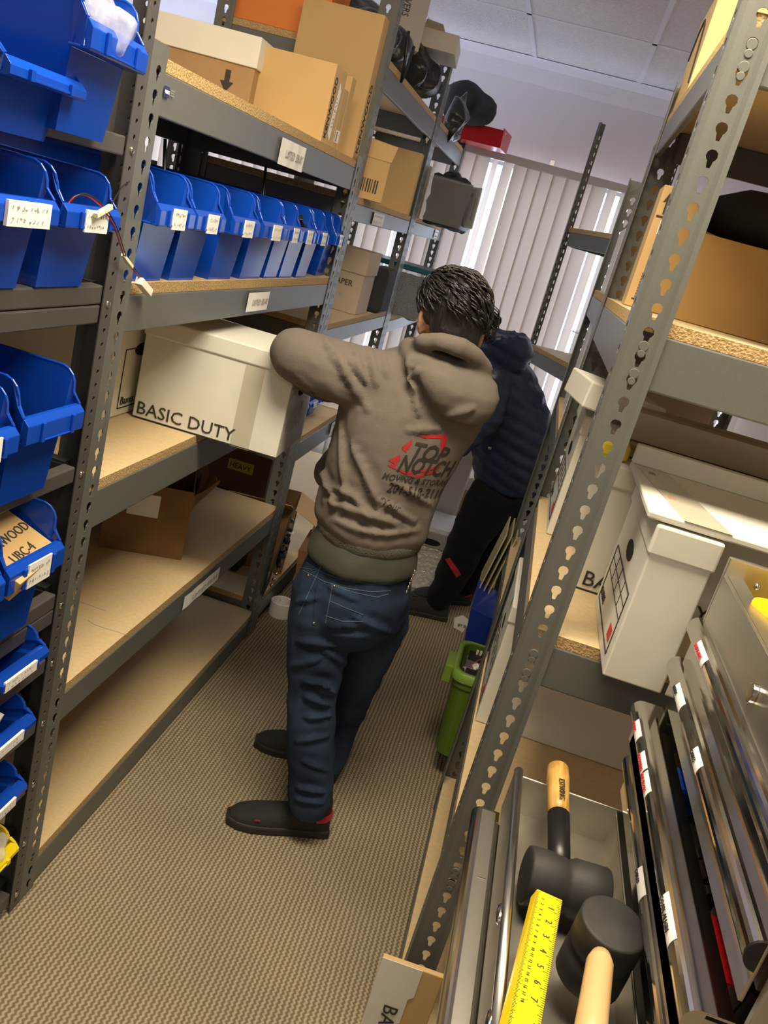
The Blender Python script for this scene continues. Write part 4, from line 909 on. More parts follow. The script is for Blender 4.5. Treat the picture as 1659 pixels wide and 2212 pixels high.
# left part of that shelf, seen past the post on the aisle side
wb2 = banker('white storage box with a red logo, aisle side of the right keyhole post', (.34, .32, .3), (.148 + .17 , 2.20, 1.058), PI)
wb2.location = (.15 + .0, 2.18, 1.058); wb2.location.x = .325
ll_ = obj('loose_lid', MB().box((-.09, -.1, -.03), (.09, .1, .03)), WHITEC, bevel=.004); ll_.location = (.2, 2.03, 1.41); ll_.rotation_euler = (0, .1, .2)  # loose box lid jutting past the shelf edge
tag(ll_, 'loose white lid sticking out into the aisle above the box with the red logo', 'lid')
# mid shelf
banker('white storage box low in the right row beside the green bin', (.42, .37, .33), (.134 + .21, 2.13, .553), PI)
ke = obj('tan_envelope', MB().box((-.012, -.05, 0), (.012, .05, .16)), CARD, bevel=.004); ke.location = (.175, 2.1, .886); ke.rotation_euler = (0, -.12, 0); tag(ke, 'tan kraft envelope on the white box of the fourth shelf, right of the green bin', 'envelope')  # upright kraft envelope
nt_ = obj('sticky_note', MB().poly([(0, -.03, .05), (0, .03, .05), (0, -.01, 0)]), mat('mint_paper', (.45, .75, .65), .7)); nt_.location = (.128, 2.02, .84); tag(nt_, 'mint green sticky note beside the tan envelope', 'note')
fl_ = obj('carton_flap', MB().box((-.008, -.16, 0), (.008, .10, .05)), WHITEC, bevel=.002); fl_.location = (.15, 2.0, .886); tag(fl_, 'narrow white carton flap with brown slots lying on the fourth shelf box', 'flap')
for y in (-.11, .04):
    o = obj('slot', MB().box((-.0092, y, .012), (-.0081, y + .02, .038)), MATS['kraft_core'], fl_)
# shelf at 1.62: brown cartons and dark bag
bb1 = carton('wide brown carton behind the keyhole post, second shelf from the top', (.62, .3, .175), (.50, 2.06, 1.62), 0, m=mat('amber_cardboard', (.42, .25, .08), .7, var=.1, vscale=5))
bb2 = carton('narrow brown carton with two arrows and a barcode behind the right keyhole post', (.09, .1, .245), (.185, 2.0, 1.62), 0, m=CARD)
bb2.location = (.19, 1.97, 1.62)
obj('barcode', merge(MB().box((-.035, -.0508, .015), (.01, -.0503, .018)), *[MB().box((-.03, -.0508, .02 + .006 * k), (.01, -.0503, .0232 + .006 * k)) for k in range(9)]), INK, bb2)
obj('printed_arrows', merge(*[MB().prism([(x - .002, -.0505, .19), (x + .002, -.0505, .19), (x + .002, -.0505, .215), (x + .008, -.0505, .212), (x, -.0505, .232), (x - .008, -.0505, .212), (x - .002, -.0505, .215)], (0, -.0005, 0)) for x in (-.03, -.008)] + [MB().box((-.042, -.0508, .182), (.004, -.0503, .186))]), INK, bb2)
lab = obj('white_label', MB().box((-.03, -.0512, .15), (.04, -.0505, .178)), PAPER, bb2)
clump('black_bag', 'dark bag on the wide brown carton under the top shelf of the keyhole unit', 'bag', (.52, 2.06, 1.85), (.3, .14, .07), mat('black_cloth', (.012, .012, .012), .9), 3, .02, 8, 1)
# top shelf carton, lit by the lamp
tp = carton('tall brown carton with curved line printing on the top shelf of the right row', (.34, .30, .215), (.132 + .17, 2.19 + .16, 2.058), .0, m=mat('warm_cardboard', (.66, .47, .2), .7))
tp.location = (.305, 2.18, 2.058)
tp.location.y = 2.2 + .02
arc = [(-.1705, -.13 + .05 * k, .03 + .16 * math.sin(k * .5)) for k in range(6)]
obj('printed_curve', MB().tube(arc, .003, 5), INK, tp)
obj('printed_corner', merge(MB().box((-.12, -.1506, .05), (-.09, -.1502, .053)), MB().box((-.12, -.1506, .03), (-.118, -.1502, .053)), MB().box((-.13, -.1506, .01), (-.1, -.1502, .013)), MB().box((-.132, -.1506, .01), (-.13, -.1502, .04))), INKSOFT, tp)
carton('dark carton on the top shelf of the right row at the top right corner', (.2, .2, .1), (.36, 1.62, 2.058), .1, m=mat('black_board', (.03, .03, .028), .6))
# R2 contents
for (z, h, col, lab, y, w) in ((1.622, .3, CARD, 'tan carton rising above the beam of the second right-hand unit', 2.62, .3), (1.622, .2, WHITEC, 'white carton beside the tan one on the upper shelf of the second right-hand unit', 2.98, .28),
        (1.222, .25, CARDP, 'pale carton on the middle shelf of the second right-hand unit', 2.6, .32), (1.222, .3, WHITEC, 'tall white carton at the far end of the middle shelf, second right-hand unit', 2.98, .26),
        (.642, .36, mat('lilac_white_board', (.62, .58, .6), .6), 'white carton on the lower shelf of the second right-hand unit', 2.65, .34), (.1, .3, CARDD, 'brown carton on the bottom shelf of the second right-hand unit', 2.85, .5)):
    carton(lab, (.36, w, h), (.145 + .18, y, z), 0, m=col)
# R3 contents
R3m = R3.matrix_basis.copy() if False else None
c0, s0 = math.cos(.41 - PI / 2), math.sin(.41 - PI / 2)
def r3(x, y, z): return (-.045 + c0 * x - s0 * y, 4.5 + s0 * x + c0 * y, z)
tb3 = tote('clear tub wrapped in film with pink contents on the askew unit at the far right', .2, .2, .13, r3(.38, .17, 1.274), .41 - PI / 2)
clump('plastic_wrap', 'crumpled clear film beside the clear tub on the askew unit', 'plastic wrap', r3(.55, .14, 1.33), (.07, .05, .05), CLEARB, 4, .03, 16, 2)
clump('pink_packet', 'pink soft packet inside the clear tub on the askew unit', 'packet', r3(.38, .17, 1.325), (.06, .06, .035), mat('pink_plastic', (.7, .35, .42), .5), 4, .02, 12, 1)
carton('white carton on the bottom shelf of the askew unit by the blinds', (.3, .28, .16), r3(.3, .2, .108), .41 - PI / 2, m=WHITEC)
# folded carton leaning at the lower picture edge
fc = thing('folded_carton', 'flattened white and brown printed carton leaning at the lower picture edge', 'box', (.135, 1.335, 0), 0)
fc.rotation_euler = (-.05, 0, .03)
obj('carton_panel', MB().box((-.062, -.006, 0), (.062, .006, .335)), CARD, fc, bevel=.002)
obj('white_panel', MB().prism([(-.0625, -.0065, 0), (-.0625, -.0065, .335), (.02, -.0065, .335), (.02, -.0065, .27), (.01, -.0065, .26), (.01, -.0065, .2), (-.005, -.0065, .19), (-.005, -.0065, 0)], (0, -.0015, 0)), WHITEC, fc)
obj('printed_text', text_mb('BASIC', .042, (-.03, -.0085, .235), (0, 0, -1), (1, 0, 0)), INK, fc)

# ================================================================ TOOL CHEST
CH = thing('tool_chest', 'stainless steel tool chest on the right with long rolled drawer handles, several drawers ajar', 'tool chest', (.36, .66, 0))
CL = .61
def hbox(name, a, b, m, parent=CH, bevel=.002): return obj(name, MB().box(a, b), m, parent, bevel=bevel)
sh = MB(); sh.box((0.0, 0, .12), (.42, .012, .885)); sh.box((0, CL - .012, .12), (.42, CL, .885)); sh.box((.408, .012, .12), (.42, CL - .012, .885)); sh.box((0, .012, .12), (.408, CL - .012, .14)); sh.box((.0, .012, .885 - .004), (.42, CL - .012, .889))
obj('lower_cabinet', sh, STEEL, CH, bevel=.002)
for y in (.08, CL - .08):
    for x in (.06, .36): obj('caster', MB().tube([(x - .015, y, .055), (x + .015, y, .055)], .055, 16), BLACKP, CH)
up = MB(); up.box((0, 0, .889), (.40, .01, 1.24)); up.box((0, CL - .01, .889), (.40, CL, 1.33)); up.box((.39, .01, .889), (.40, CL - .01, 1.33)); up.box((0, .01, 1.225), (.006, CL - .01, 1.303)); up.box((.006, .01, 1.205), (.39, CL - .01, 1.21))
obj('upper_case', up, STEEL, CH, bevel=.002)
obj('inner_lip', MB().box((.006, .01, 1.298), (.03, CL - .01, 1.303)), STEEL, CH)
obj('case_lid', MB().box((.40, 0, 1.33), (.412, CL, 1.62)), STEEL, CH, bevel=.002)
obj('lock', MB().tube([(-.006, .305, 1.258), (.0, .305, 1.258)], .012, 20), CHROME, CH, bevel=.001)
obj('end_screw', MB().sphere((.05, CL - .0105, 1.30), .005, 10), CHROME, CH, smooth=True)
def handle(parent, x, z, y0=.01, y1=CL - .005, r=.015, depth=.07, cap=True, m=CHROME):
    pr = [(x + .004, y0, z - depth), (x, y0, z - depth + .002)]
    pr += [(x, y0, z - .034)] + [(x - r * math.sin(a), y0, z - .017 - .017 * math.cos(a + 0.0)) for a in [PI * (k / 10) * 1.0 for k in range(11)]][::1]
    # bulging roll then top flat going back
    pr = [(x + .004, y0, z - depth), (x, y0, z - depth)] + [(x - r * math.sin(PI * k / 12), y0, z - .034 + .034 * (1 - math.cos(PI * k / 12)) / 2) for k in range(13)] + [(x + .03, y0, z), (x + .03, y0, z - .003), (x + .004, y0, z - .003)]
    obj('drawer_front', MB().prism(pr, (0, y1 - y0, 0)), m, parent, smooth=False)
    if cap: obj('end_cap', MB().prism([(p[0] - .0003, y0 - .003, p[2]) for p in pr[2:-3]], (0, .003, 0)), BLACKP, parent)
def sticker(parent, x, z, y, L, red=True, seed=1):
    # paper label on the roll of the handle, lettering running along it
    r = .0155; mb = MB(); N = 5
    for k in range(N + 1):
        a = PI * (.42 + .33 * k / N)
        mb.v += [(x - r * math.sin(a), y, z - .034 + .0345 * (1 - math.cos(a)) / 2), (x - r * math.sin(a), y + L, z - .034 + .0345 * (1 - math.cos(a)) / 2)]
    for k in range(N): mb.f.append((2 * k, 2 * k + 1, 2 * k + 3, 2 * k + 2)); mb.m.append(0)
    o = obj('drawer_label', mb, PAPER, parent)
    a = PI * .58; og = Vector((x - .0162 * math.sin(a), y + L, z - .034 + .0352 * (1 - math.cos(a)) / 2))
    t = Vector((-math.cos(a) * .0162, 0, .0176 * math.sin(a))).normalized()
    obj('lettering', text_mb({1: 'SAW BLADES', 2: 'BITS', 3: 'METRIC', 4: 'MEASURING', 5: 'PINS TOOLS', 6: 'CABLES', 7: 'COAX ALIGN'}.get(seed, 'TOOLS'), .0085, og - t * .004, (0, -1, 0), t, xs=L / .05 * .75 if seed in (1, 7) else .9, res=1), REDINK if red else INK, o)
obj('drawer_body', MB().box((.004, .02, 1.172), (.38, CL - .02, 1.215)), STEEL, CH)
handle(CH, -.004, 1.226); sticker(CH, -.004, 1.226, .46, .065, True, 1)
obj('drawer_body', MB().box((.002, .02, 1.1), (.38, CL - .02, 1.145)), STEEL, CH)
handle(CH, -.01, 1.156, y0=.016); sticker(CH, -.01, 1.156, .455, .065, False, 3); sticker(CH, -.01, 1.156, .30, .045, False, 6)
obj('case_rail', MB().box((.004, .01, 1.16), (.01, CL - .01, 1.172)), BLACKP, CH)
# drawer ajar
D3 = MB(); D3.box((-.035, .02, .99), (.36, CL - .02, .994)); D3.box((-.035, .02, .994), (.36, .024, 1.05)); D3.box((-.035, CL - .024, .994), (.36, CL - .02, 1.05)); D3.box((-.035, .024, .994), (-.031, CL - .024, 1.05))
obj('drawer_tray', D3, STEEL, CH)
handle(CH, -.035, 1.066, cap=False); sticker(CH, -.035, 1.066, .50, .05, True, 3); sticker(CH, -.035, 1.066, .415, .045, True, 4); sticker(CH, -.035, 1.066, .36, .05, True, 5); sticker(CH, -.035, 1.066, .10, .07, False, 7)
for k in range(2): obj('slide_bolt', MB().sphere((-.006, CL - .03, 1.035 - .018 * k), .0045, 8), CHROME, CH, smooth=True)
obj('drawer_body', MB().box((.002, .02, .9), (.38, CL - .02, .96)), STEEL, CH)
handle(CH, -.016, .972, cap=False); sticker(CH, -.016, .972, .28, .055, False, 6)
# open tray holding the mallets
TR = MB(); x0, x1, y0, y1, zf, zt = -.185, .30, .015, CL - .01, .80, .878
TR.box((x0, y0, zf), (x1, y1, zf + .004)); TR.box((x0, y0, zf), (x0 + .012, y1, zt)); TR.box((x0, y0, zf), (x1, y0 + .004, zt)); TR.box((x0, y1 - .004, zf), (x1, y1, zt - .006)); TR.box((-.012, y0, zf), (-.008, y1, zt - .012))
obj('open_tray', TR, mat('soft_stainless', (.56, .53, .46), .42, metal=1.0, var=.25, vscale=9), CH, bevel=.002)
obj('tray_edge', MB().tube([(x0 + .006, y0, zt), (x0 + .006, y1, zt)], .0075, 10), ZINC, CH, smooth=True)
for y in (.1, .27): obj('tray_clip', MB().sphere((x0 - .002, y, zt - .006), (.005, .02, .008), 8), CHROME, CH, smooth=True)
# drawer below it, pulled a little further
D1 = MB(); x0 = -.214
D1.box((x0, .01, .70), (.3, CL - .01, .704)); D1.box((x0, .01, .704), (x0 + .004, CL - .01, .785)); D1.box((x0, .01, .704), (.2, .014, .77)); D1.box((x0, CL - .014, .704), (.2, CL - .01, .77)); D1.box((x0, .01, .783), (x0 + .024, CL - .01, .787))
obj('lower_drawer', D1, STEEL, CH, bevel=.001)
handle(CH, x0, .786, cap=False)
obj('drawer_pins', MB().box((x0 + .007, .43, .787), (x0 + .02, .432, .7875)), CHROME, CH)
for zz in (.62, .5, .36): handle(CH, -.003, zz, depth=.1)

# tools
def mallet(label, p0, p1, r, h0, h1, hr, hm, grip=None):
    t = thing('mallet', label, 'mallet', p0); q = lambda p: Vector(p) - Vector(p0)
    a, b = q(p0), q(p1); ax = (b - a)
    path = [a, a + ax * .01, a + ax * .03, a + ax * .42, a + ax * .46, a + ax * .54, a + ax * .58, a + ax * .97, a + ax * .99, b]
    rr_ = [r * .9, r * .97, r, r, r * .93, r * .93, r, r, r * .97, r * .9]
    obj('mallet_head', MB().tube(path, rr_, 32), RUBBER, t, smooth=True)
    md = kids(t)[-1].modifiers.new('e', 'EDGE_SPLIT'); md.split_angle = .7
    c, d = q(h0), q(h1); v = d - c
    if grip:
        obj('grip', MB().tube([c, c + v * .2, c + v * .5], [hr * .95, hr, hr * 1.05], 16), BLACKP, t, smooth=True)
        obj('handle', MB().tube([c + v * .49, c + v * .6, c + v * .85, c + v * .97, d], [hr * 1.02, hr, hr * 1.12, hr * 1.05, hr * .6], 16), hm, t, smooth=True)
        nn = Vector((0, -.35, .94)); 
        obj('printed_text', text_mb('ESTWING', .013, c + v * .79 + nn * hr * 1.14 + Vector((-.004, 0, 0)), -v, Vector((1, 0, 0)), xs=.8), INK, t)
    else:
        obj('handle', MB().tube([c, c + v * .08, c + v * .5, d], [hr * .7, hr * .95, hr, hr * 1.1], 18), hm, t, smooth=True)
    return t
WOODH = mat('hickory', (.6, .36, .1), .4, col2=(.4, .2, .04), vscale=25, stretch=(6, 1, 1)); WOODL = mat('pale_ash', (.72, .48, .22), .35, var=.1, vscale=12)
mallet('black rubber mallet with an amber and black handle lying across the open tray', pt(1133, 1888, Z=.853), pt(1305, 1940, Z=.853), .041, pt(1208, 1885, Z=.875), pt(1205, 1655, Z=.905), .0165, WOODH, True)
mallet('black rubber mallet with its scuffed face turned up and a pale wooden handle', pt(1328, 1993, Z=.945), pt(1268, 2108, Z=.85), .042, pt(1298, 2065, Z=.93), pt(1262, 2330, Z=.955), .0165, WOODL, False)
# yellow rule
ru = thing('yellow_rule', 'yellow inch rule with black numbers lying over the mallets in the tray', 'ruler', pt(1188, 1932, Z=.905))
ra, rb2 = pt(1188, 1932, Z=.905), pt(1118, 2290, Z=.905)
dv = (rb2 - ra); Lr = dv.length; dv.normalize(); sv = dv.cross(Vector((0, 0, 1))).normalized()  # sv points to +x side?
if sv.x < 0: sv = -sv
W2 = .0172; TH = .016
def rq(a, s, z): return dv * a + sv * s + Vector((0, 0, z))
obj('rule_body', MB().hexa([rq(0, -W2 - .004, -TH), rq(0, W2 - .004, -TH), rq(Lr, W2 - .004, -TH), rq(Lr, -W2 - .008, -TH)], [rq(0, -W2, 0), rq(0, W2, 0), rq(Lr, W2, 0), rq(Lr, -W2, 0)]), YELLOW, ru, bevel=.001)
tk = MB()
for k in range(int(Lr / .0254 * 8)):
    a = .0032 * k + .004; ln = .0085 if k % 8 == 0 else (.006 if k % 4 == 0 else .004)
    tk.hexa([rq(a, W2 - ln, .0001), rq(a, W2, .0001), rq(a + .0006, W2, .0001), rq(a + .0006, W2 - ln, .0001)], [rq(a, W2 - ln, .0004), rq(a, W2, .0004), rq(a + .0006, W2, .0004), rq(a + .0006, W2 - ln, .0004)])
for k in range(int(Lr / .002)):
    a = .002 * k + .004; ln = .005 if k % 5 == 0 else .003
    tk.hexa([rq(a, -W2, .0001), rq(a, -W2 + ln, .0001), rq(a + .0005, -W2 + ln, .0001), rq(a + .0005, -W2, .0001)], [rq(a, -W2, .0004), rq(a, -W2 + ln, .0004), rq(a + .0005, -W2 + ln, .0004), rq(a + .0005, -W2, .0004)])
obj('tick_marks', tk, INK, ru)
nm = [text_mb(str(k), .012, rq(.0254 * k - .003, .001, .0003), dv, sv, ext=.0002) for k in range(1, 8)]
nm += [text_mb(str(k), .0058, rq(.01 * k + .003, -W2 + .008, .0003), dv, sv, ext=.0002) for k in range(1, 19)]
obj('numbers', merge(*nm), INK, ru)
# small tools
sd = thing('screwdriver', 'amber handled screwdriver in the gap beside the open tray', 'screwdriver', (.168, 1.08, .73))
obj('handle', MB().tube([(0, -.05, 0), (0, -.03, 0), (.0, .03, 0.01), (0, .04, .012)], [.006, .01, .01, .006], 12), mat('amber_plastic', (.8, .3, .02), .25), sd, smooth=True)
obj('shank', MB().tube([(0, .04, .012), (0, .13, .02)], .003, 8), CHROME, sd)
bt_ = obj('blue_tool', MB().box((-.006, -.03, 0), (.03, .03, .04)), BLUE, bevel=.006); bt_.location = (.375, 1.12, 1.0); tag(bt_, 'blue plastic tool inside the drawer that stands ajar', 'tool')
rt_ = obj('red_tool', MB().box((-.012, -.05, 0), (.02, .05, .04)), RED, bevel=.006); rt_.location = (.372, .80, 1.0); tag(rt_, 'red handled tool inside the drawer that stands ajar, below the blue one', 'tool')
dp_ = obj('tool_heap', blobpile(MB(), (.40, .97, .996), .04, .24, .02, 40, 21, (.008, .02)), mat('dark_brown_plastic', (.06, .035, .02), .5), bevel=.001); tag(dp_, 'dark tools heaped in the drawer that stands ajar', 'tools'); dp_['kind'] = 'stuff'
yc = thing('yellow_case', 'bright yellow tool case with black edging inside the open top of the tool chest', 'tool case', (.505, 1.07, 1.2105), .35)
obj('case_body', MB().box((-.09, -.13, 0), (.09, .13, .105)), YELLOW, yc, bevel=.008)
obj('case_edging', MB().box((-.093, -.05, .03), (.02, -.035, .103)), BLACKP, yc, bevel=.002)
pl = thing('pliers', 'grey metal pliers on the floor of the open tool chest', 'pliers', (.42, .84, 1.212), .4)
for s in (-1, 1): obj('jaw', MB().tube([(0, 0, .008), (.012 * s, .05, .008), (.004 * s, .09, .008)], [.006, .007, .003], 8), ZINC, pl)
obj('handle', MB().tube([(0, 0, .008), (.02, -.08, .008)], .007, 8), RED, pl)
bpz = obj('tan_carton', MB().box((-.1, -.06, 0), (.1, .06, .04)), CARDD, bevel=.002)
bpz.location = (.5, .74, 1.2105); tag(bpz, 'tan carton in the open tool chest at the right picture edge', 'box')
# ================================================================ PEOPLE
def ell_ring(c, right, fwd, a, b, n=20, p=2.3):
    c = Vector(c); out = []
    for k in range(n):
        t = 2 * PI * k / n; ct, st = math.cos(t), math.sin(t)
        out.append(c + right * a * math.copysign(abs(ct) ** (2 / p), ct) + fwd * b * math.copysign(abs(st) ** (2 / p), st))
    return out
def capsule(mb, p0, p1, r0, r1, n=14, bulge=1.0):
    p0, p1 = Vector(p0), Vector(p1); d = p1 - p0; L = d.length; u = d / L; path, rad = [], []
    for k in range(4):
        a = PI / 2 * (1 - k / 4); path.append(p0 - u * r0 * math.sin(a)); rad.append(max(r0 * math.cos(a), r0 * .05))
    for k in range(5):
        t = k / 4; path.append(p0 + d * t); rad.append((r0 + (r1 - r0) * t) * (1 + (bulge - 1) * math.sin(PI * t)))
    for k in range(1, 5):
        a = PI / 2 * k / 4; path.append(p1 + u * r1 * math.sin(a)); rad.append(max(r1 * math.cos(a), r1 * .05))
    mb.tube(path, rad, n)
def limb(mb, pts, rs):
    for i in range(len(pts) - 1): capsule(mb, pts[i], pts[i + 1], rs[i], rs[i + 1])
def ellipsoid(mb, c, ax, r, n=16):
    """ax = (right, fwd, up) unit vectors"""
    c = Vector(c); rings = []
    for j in range(n // 2 + 1):
        t = -PI / 2 + PI * j / (n // 2); q = max(math.cos(t), .03)
        rings.append([c + ax[0] * r[0] * q * math.cos(2 * PI * k / n) + ax[1] * r[1] * q * math.sin(2 * PI * k / n) + ax[2] * r[2] * math.sin(t) for k in range(n)])
    mb.loft(rings)
def fuse(name, mb, m, parent, voxel=.009, smooth=6, wrinkle=None, cut=None, folds=None):
    o = obj(name, mb, m, None)
    md = o.modifiers.new('r', 'REMESH'); md.mode = 'VOXEL'; md.voxel_size = voxel
    ms = o.modifiers.new('s', 'SMOOTH'); ms.factor = .6; ms.iterations = smooth
    dg = bpy.context.evaluated_depsgraph_get(); dg.update()
    me = bpy.data.meshes.new_from_object(o.evaluated_get(dg)); o.modifiers.clear(); o.data = me
    if not me.materials: me.materials.append(m)
    if cut:
        bm = bmesh.new(); bm.from_mesh(me)
        for (pl, no) in cut:
            bmesh.ops.bisect_plane(bm, geom=bm.verts[:] + bm.edges[:] + bm.faces[:], plane_co=pl, plane_no=no, clear_outer=True)
        bm.to_mesh(me); bm.free()
    if folds:
        ff = snap_folds(o, folds, 1.25); w0 = wrinkle; wrinkle = lambda co: w0(co, ff)
    if wrinkle:
        nr = [v.normal.copy() for v in me.vertices]
        for v, n in zip(me.vertices, nr): v.co += n * wrinkle(v.co)
    me.polygons.foreach_set('use_smooth', [True] * len(me.polygons))
    o.parent = parent; o.matrix_parent_inverse = Matrix.Identity(4)
    return o
def ridge(co, sc, st, seed=0):
    q = Vector((co.x * st[0], co.y * st[1], co.z * st[2])) * sc + Vector((seed, seed * 2, 0))
    return 1 - abs(noise.noise(q)) * 2
def cloth_mat(name, col, bump=.3, scale=900, rough=.95, col2=None, vs=6, sheen=.03, fold=.0, foldscale=7):
    m = mat(name, col, rough, spec=.15, bump=bump, bscale=scale, sheen=sheen, var=.12, vscale=vs, col2=col2); return m
SKIN = mat('skin', (.44, .24, .15), .5, spec=.4, var=.12, vscale=18, bump=.05, bscale=200)
HAIR = bpy.data.materials.new('black_hair'); HAIR.use_nodes = True; hn = HAIR.node_tree; hb = hn.nodes['Principled BSDF']
hb.inputs['Base Color'].default_value = (.012, .010, .009, 1); hb.inputs['Roughness'].default_value = .38
tc_ = hn.nodes.new('ShaderNodeTexCoord'); mp_ = hn.nodes.new('ShaderNodeMapping'); mp_.inputs['Scale'].default_value = (110, 110, 12); wv = hn.nodes.new('ShaderNodeTexNoise'); wv.inputs['Scale'].default_value = 1.5; wv.inputs['Detail'].default_value = 3
hn.links.new(tc_.outputs['Object'], mp_.inputs[0]); hn.links.new(mp_.outputs[0], wv.inputs['Vector'])
hbp = hn.nodes.new('ShaderNodeBump'); hbp.inputs['Strength'].default_value = .8; hbp.inputs['Distance'].default_value = .004
hn.links.new(wv.outputs['Fac'], hbp.inputs['Height']); hn.links.new(hbp.outputs[0], hb.inputs['Normal'])

def hand(mb, wrist, dirv, palm_n, side=1, s=1.0, curl=.5):
    """palm plus five separate bent fingers; dirv = pointing direction, palm_n = palm normal"""
    d = Vector(dirv).normalized(); n = Vector(palm_n); n = (n - d * n.dot(d)).normalized(); w = d.cross(n) * side; p = Vector(wrist)
    rings = []
    for t, a, b in ((0, .026, .018), (.03, .036, .016), (.065, .042, .014), (.09, .040, .012)):
        rings.append(ell_ring(p + d * t * s, w, n, a * s, b * s, 14))
    mb.loft(rings)
    for k, (o, L) in enumerate(((-.03, .070), (-.010, .080), (.011, .075), (.030, .058))):
        a = p + d * .085 * s + w * o * s; q = [a]; dd = d.copy()
        for j, f in enumerate((.45, .3, .25)):
            ang = curl * (.5 + .4 * j); dd = (dd * math.cos(ang) + n * math.sin(ang)).normalized(); q.append(q[-1] + dd * L * f * s)
        limb(mb, q, [.0092 * s, .0086 * s, .008 * s, .0072 * s])
    a = p + d * .025 * s - w * .03 * s; dd = (d * .6 - w * .7 + n * .35).normalized(); b = a + dd * .04 * s; c = b + (dd * .5 + d * .5 + n * .3).normalized() * .03 * s
    limb(mb, [a, b, c], [.013 * s, .0105 * s, .009 * s])
def shoe(label, heel, ang, m, solem, parent, L=.285, accent=None, name='shoe'):
    t = bpy.data.objects.new(name, None); C.objects.link(t); t.parent = parent; t.location = heel; t.rotation_euler = (0, 0, ang)
    prof = [(0, .031, .055), (.02, .037, .07), (.07, .037, .078), (.12, .040, .066), (.17, .046, .056), (.22, .047, .047), (.26, .038, .037), (.283, .018, .024)]
    rings = []
    for x, hw, hh in prof:
        x *= L / .285
        rings.append([Vector((x, hw * c_, .022 + max(s_, 0) * (hh - .012) - (.006 if s_ < 0 else 0))) for c_, s_ in [(math.copysign(abs(math.cos(a)) ** .8, math.cos(a)), math.copysign(abs(math.sin(a)) ** .8, math.sin(a))) for a in [2 * PI * k / 16 for k in range(16)]]])
    mb = MB(); mb.loft(rings)
    mb.loft([ell_ring((.048, 0, z), Vector((1, 0, 0)), Vector((0, 1, 0)), a, b, 16) for z, a, b in ((.05, .05, .036), (.085, .047, .037), (.115, .045, .038))])
    o = fuse('shoe_upper', mb, m, t, .005, 3)
    sm = MB(); out = []
    for sgn in (1, -1):
        seq = prof if sgn > 0 else prof[::-1]
        for x, hw, hh in seq: out.append((x * L / .285 - (.006 if x < .01 else 0) + (.006 if x > .28 else 0), sgn * (hw + .004), 0))
    sm.prism(out, (0, 0, .026)); obj('sole', sm, solem, t, bevel=.006)
    if accent: obj('heel_patch', MB().loft([ell_ring((.038, 0, z), Vector((1, 0, 0)), Vector((0, 1, 0)), a, b, 20) for z, a, b in ((.042, .0415, .034), (.056, .0435, .036), (.074, .0435, .034))]), accent, t, smooth=True)
    return t

# ---------------- man in the hoodie
M1 = thing('person', 'person in taupe hoodie and blue jeans from behind, arm over the white box', 'person', (-.27, 2.05, 0))
O1 = M1.location.copy()
def q1(px, py, Y): return pt(px, py, Y=Y) - O1
Z_ = Vector((0, 0, 1))
def axes(fx, fy): f = Vector((fx, fy, 0)).normalized(); return Vector((f.y, -f.x, 0)), f
HOODM = cloth_mat('taupe_fleece', (.17, .142, .12), .35, 700, vs=5)
TEE = cloth_mat('grey_green_jersey', (.075, .078, .062), .2, 900)
hd = MB()
def torso(mb, rows):
    rs = []
    for (px, py, Y, a, b, fx, fy) in rows:
        r, f = axes(fx, fy); rs.append(ell_ring(q1(px, py, Y), r, f, a, b, 24, 2.5))
    mb.loft(rs)
torso(hd, [(799, 1155, 2.06, .130, .115, -.75, .65), (803, 1128, 2.06, .147, .128, -.72, .7), (812, 1085, 2.07, .148, .13, -.66, .75), (832, 1020, 2.08, .152, .130, -.6, .8),
           (862, 950, 2.09, .163, .132, -.52, .85), (890, 890, 2.10, .178, .132, -.45, .9), (912, 835, 2.11, .175, .122, -.4, .92), (930, 795, 2.11, .135, .1, -.38, .93), (945, 765, 2.11, .08, .075, -.38, .93)])
LS, LE, LW = q1(845, 835, 2.06), q1(640, 766, 1.98), q1(735, 838, 2.22)
limb(hd, [q1(905, 840, 2.09), LS, q1(745, 808, 2.01), LE], [.09, .082, .076, .062]); limb(hd, [LE, q1(690, 815, 2.10), LW], [.061, .056, .042])
RS, RE, RW_ = q1(1010, 862, 2.16), q1(722, 1022, 2.26), q1(772, 930, 2.50)
limb(hd, [q1(930, 850, 2.12), RS], [.09, .075]); limb(hd, [q1(985, 890, 2.2), q1(860, 990, 2.26), RE], [.075, .066, .056]); limb(hd, [RE, RW_], [.054, .04])
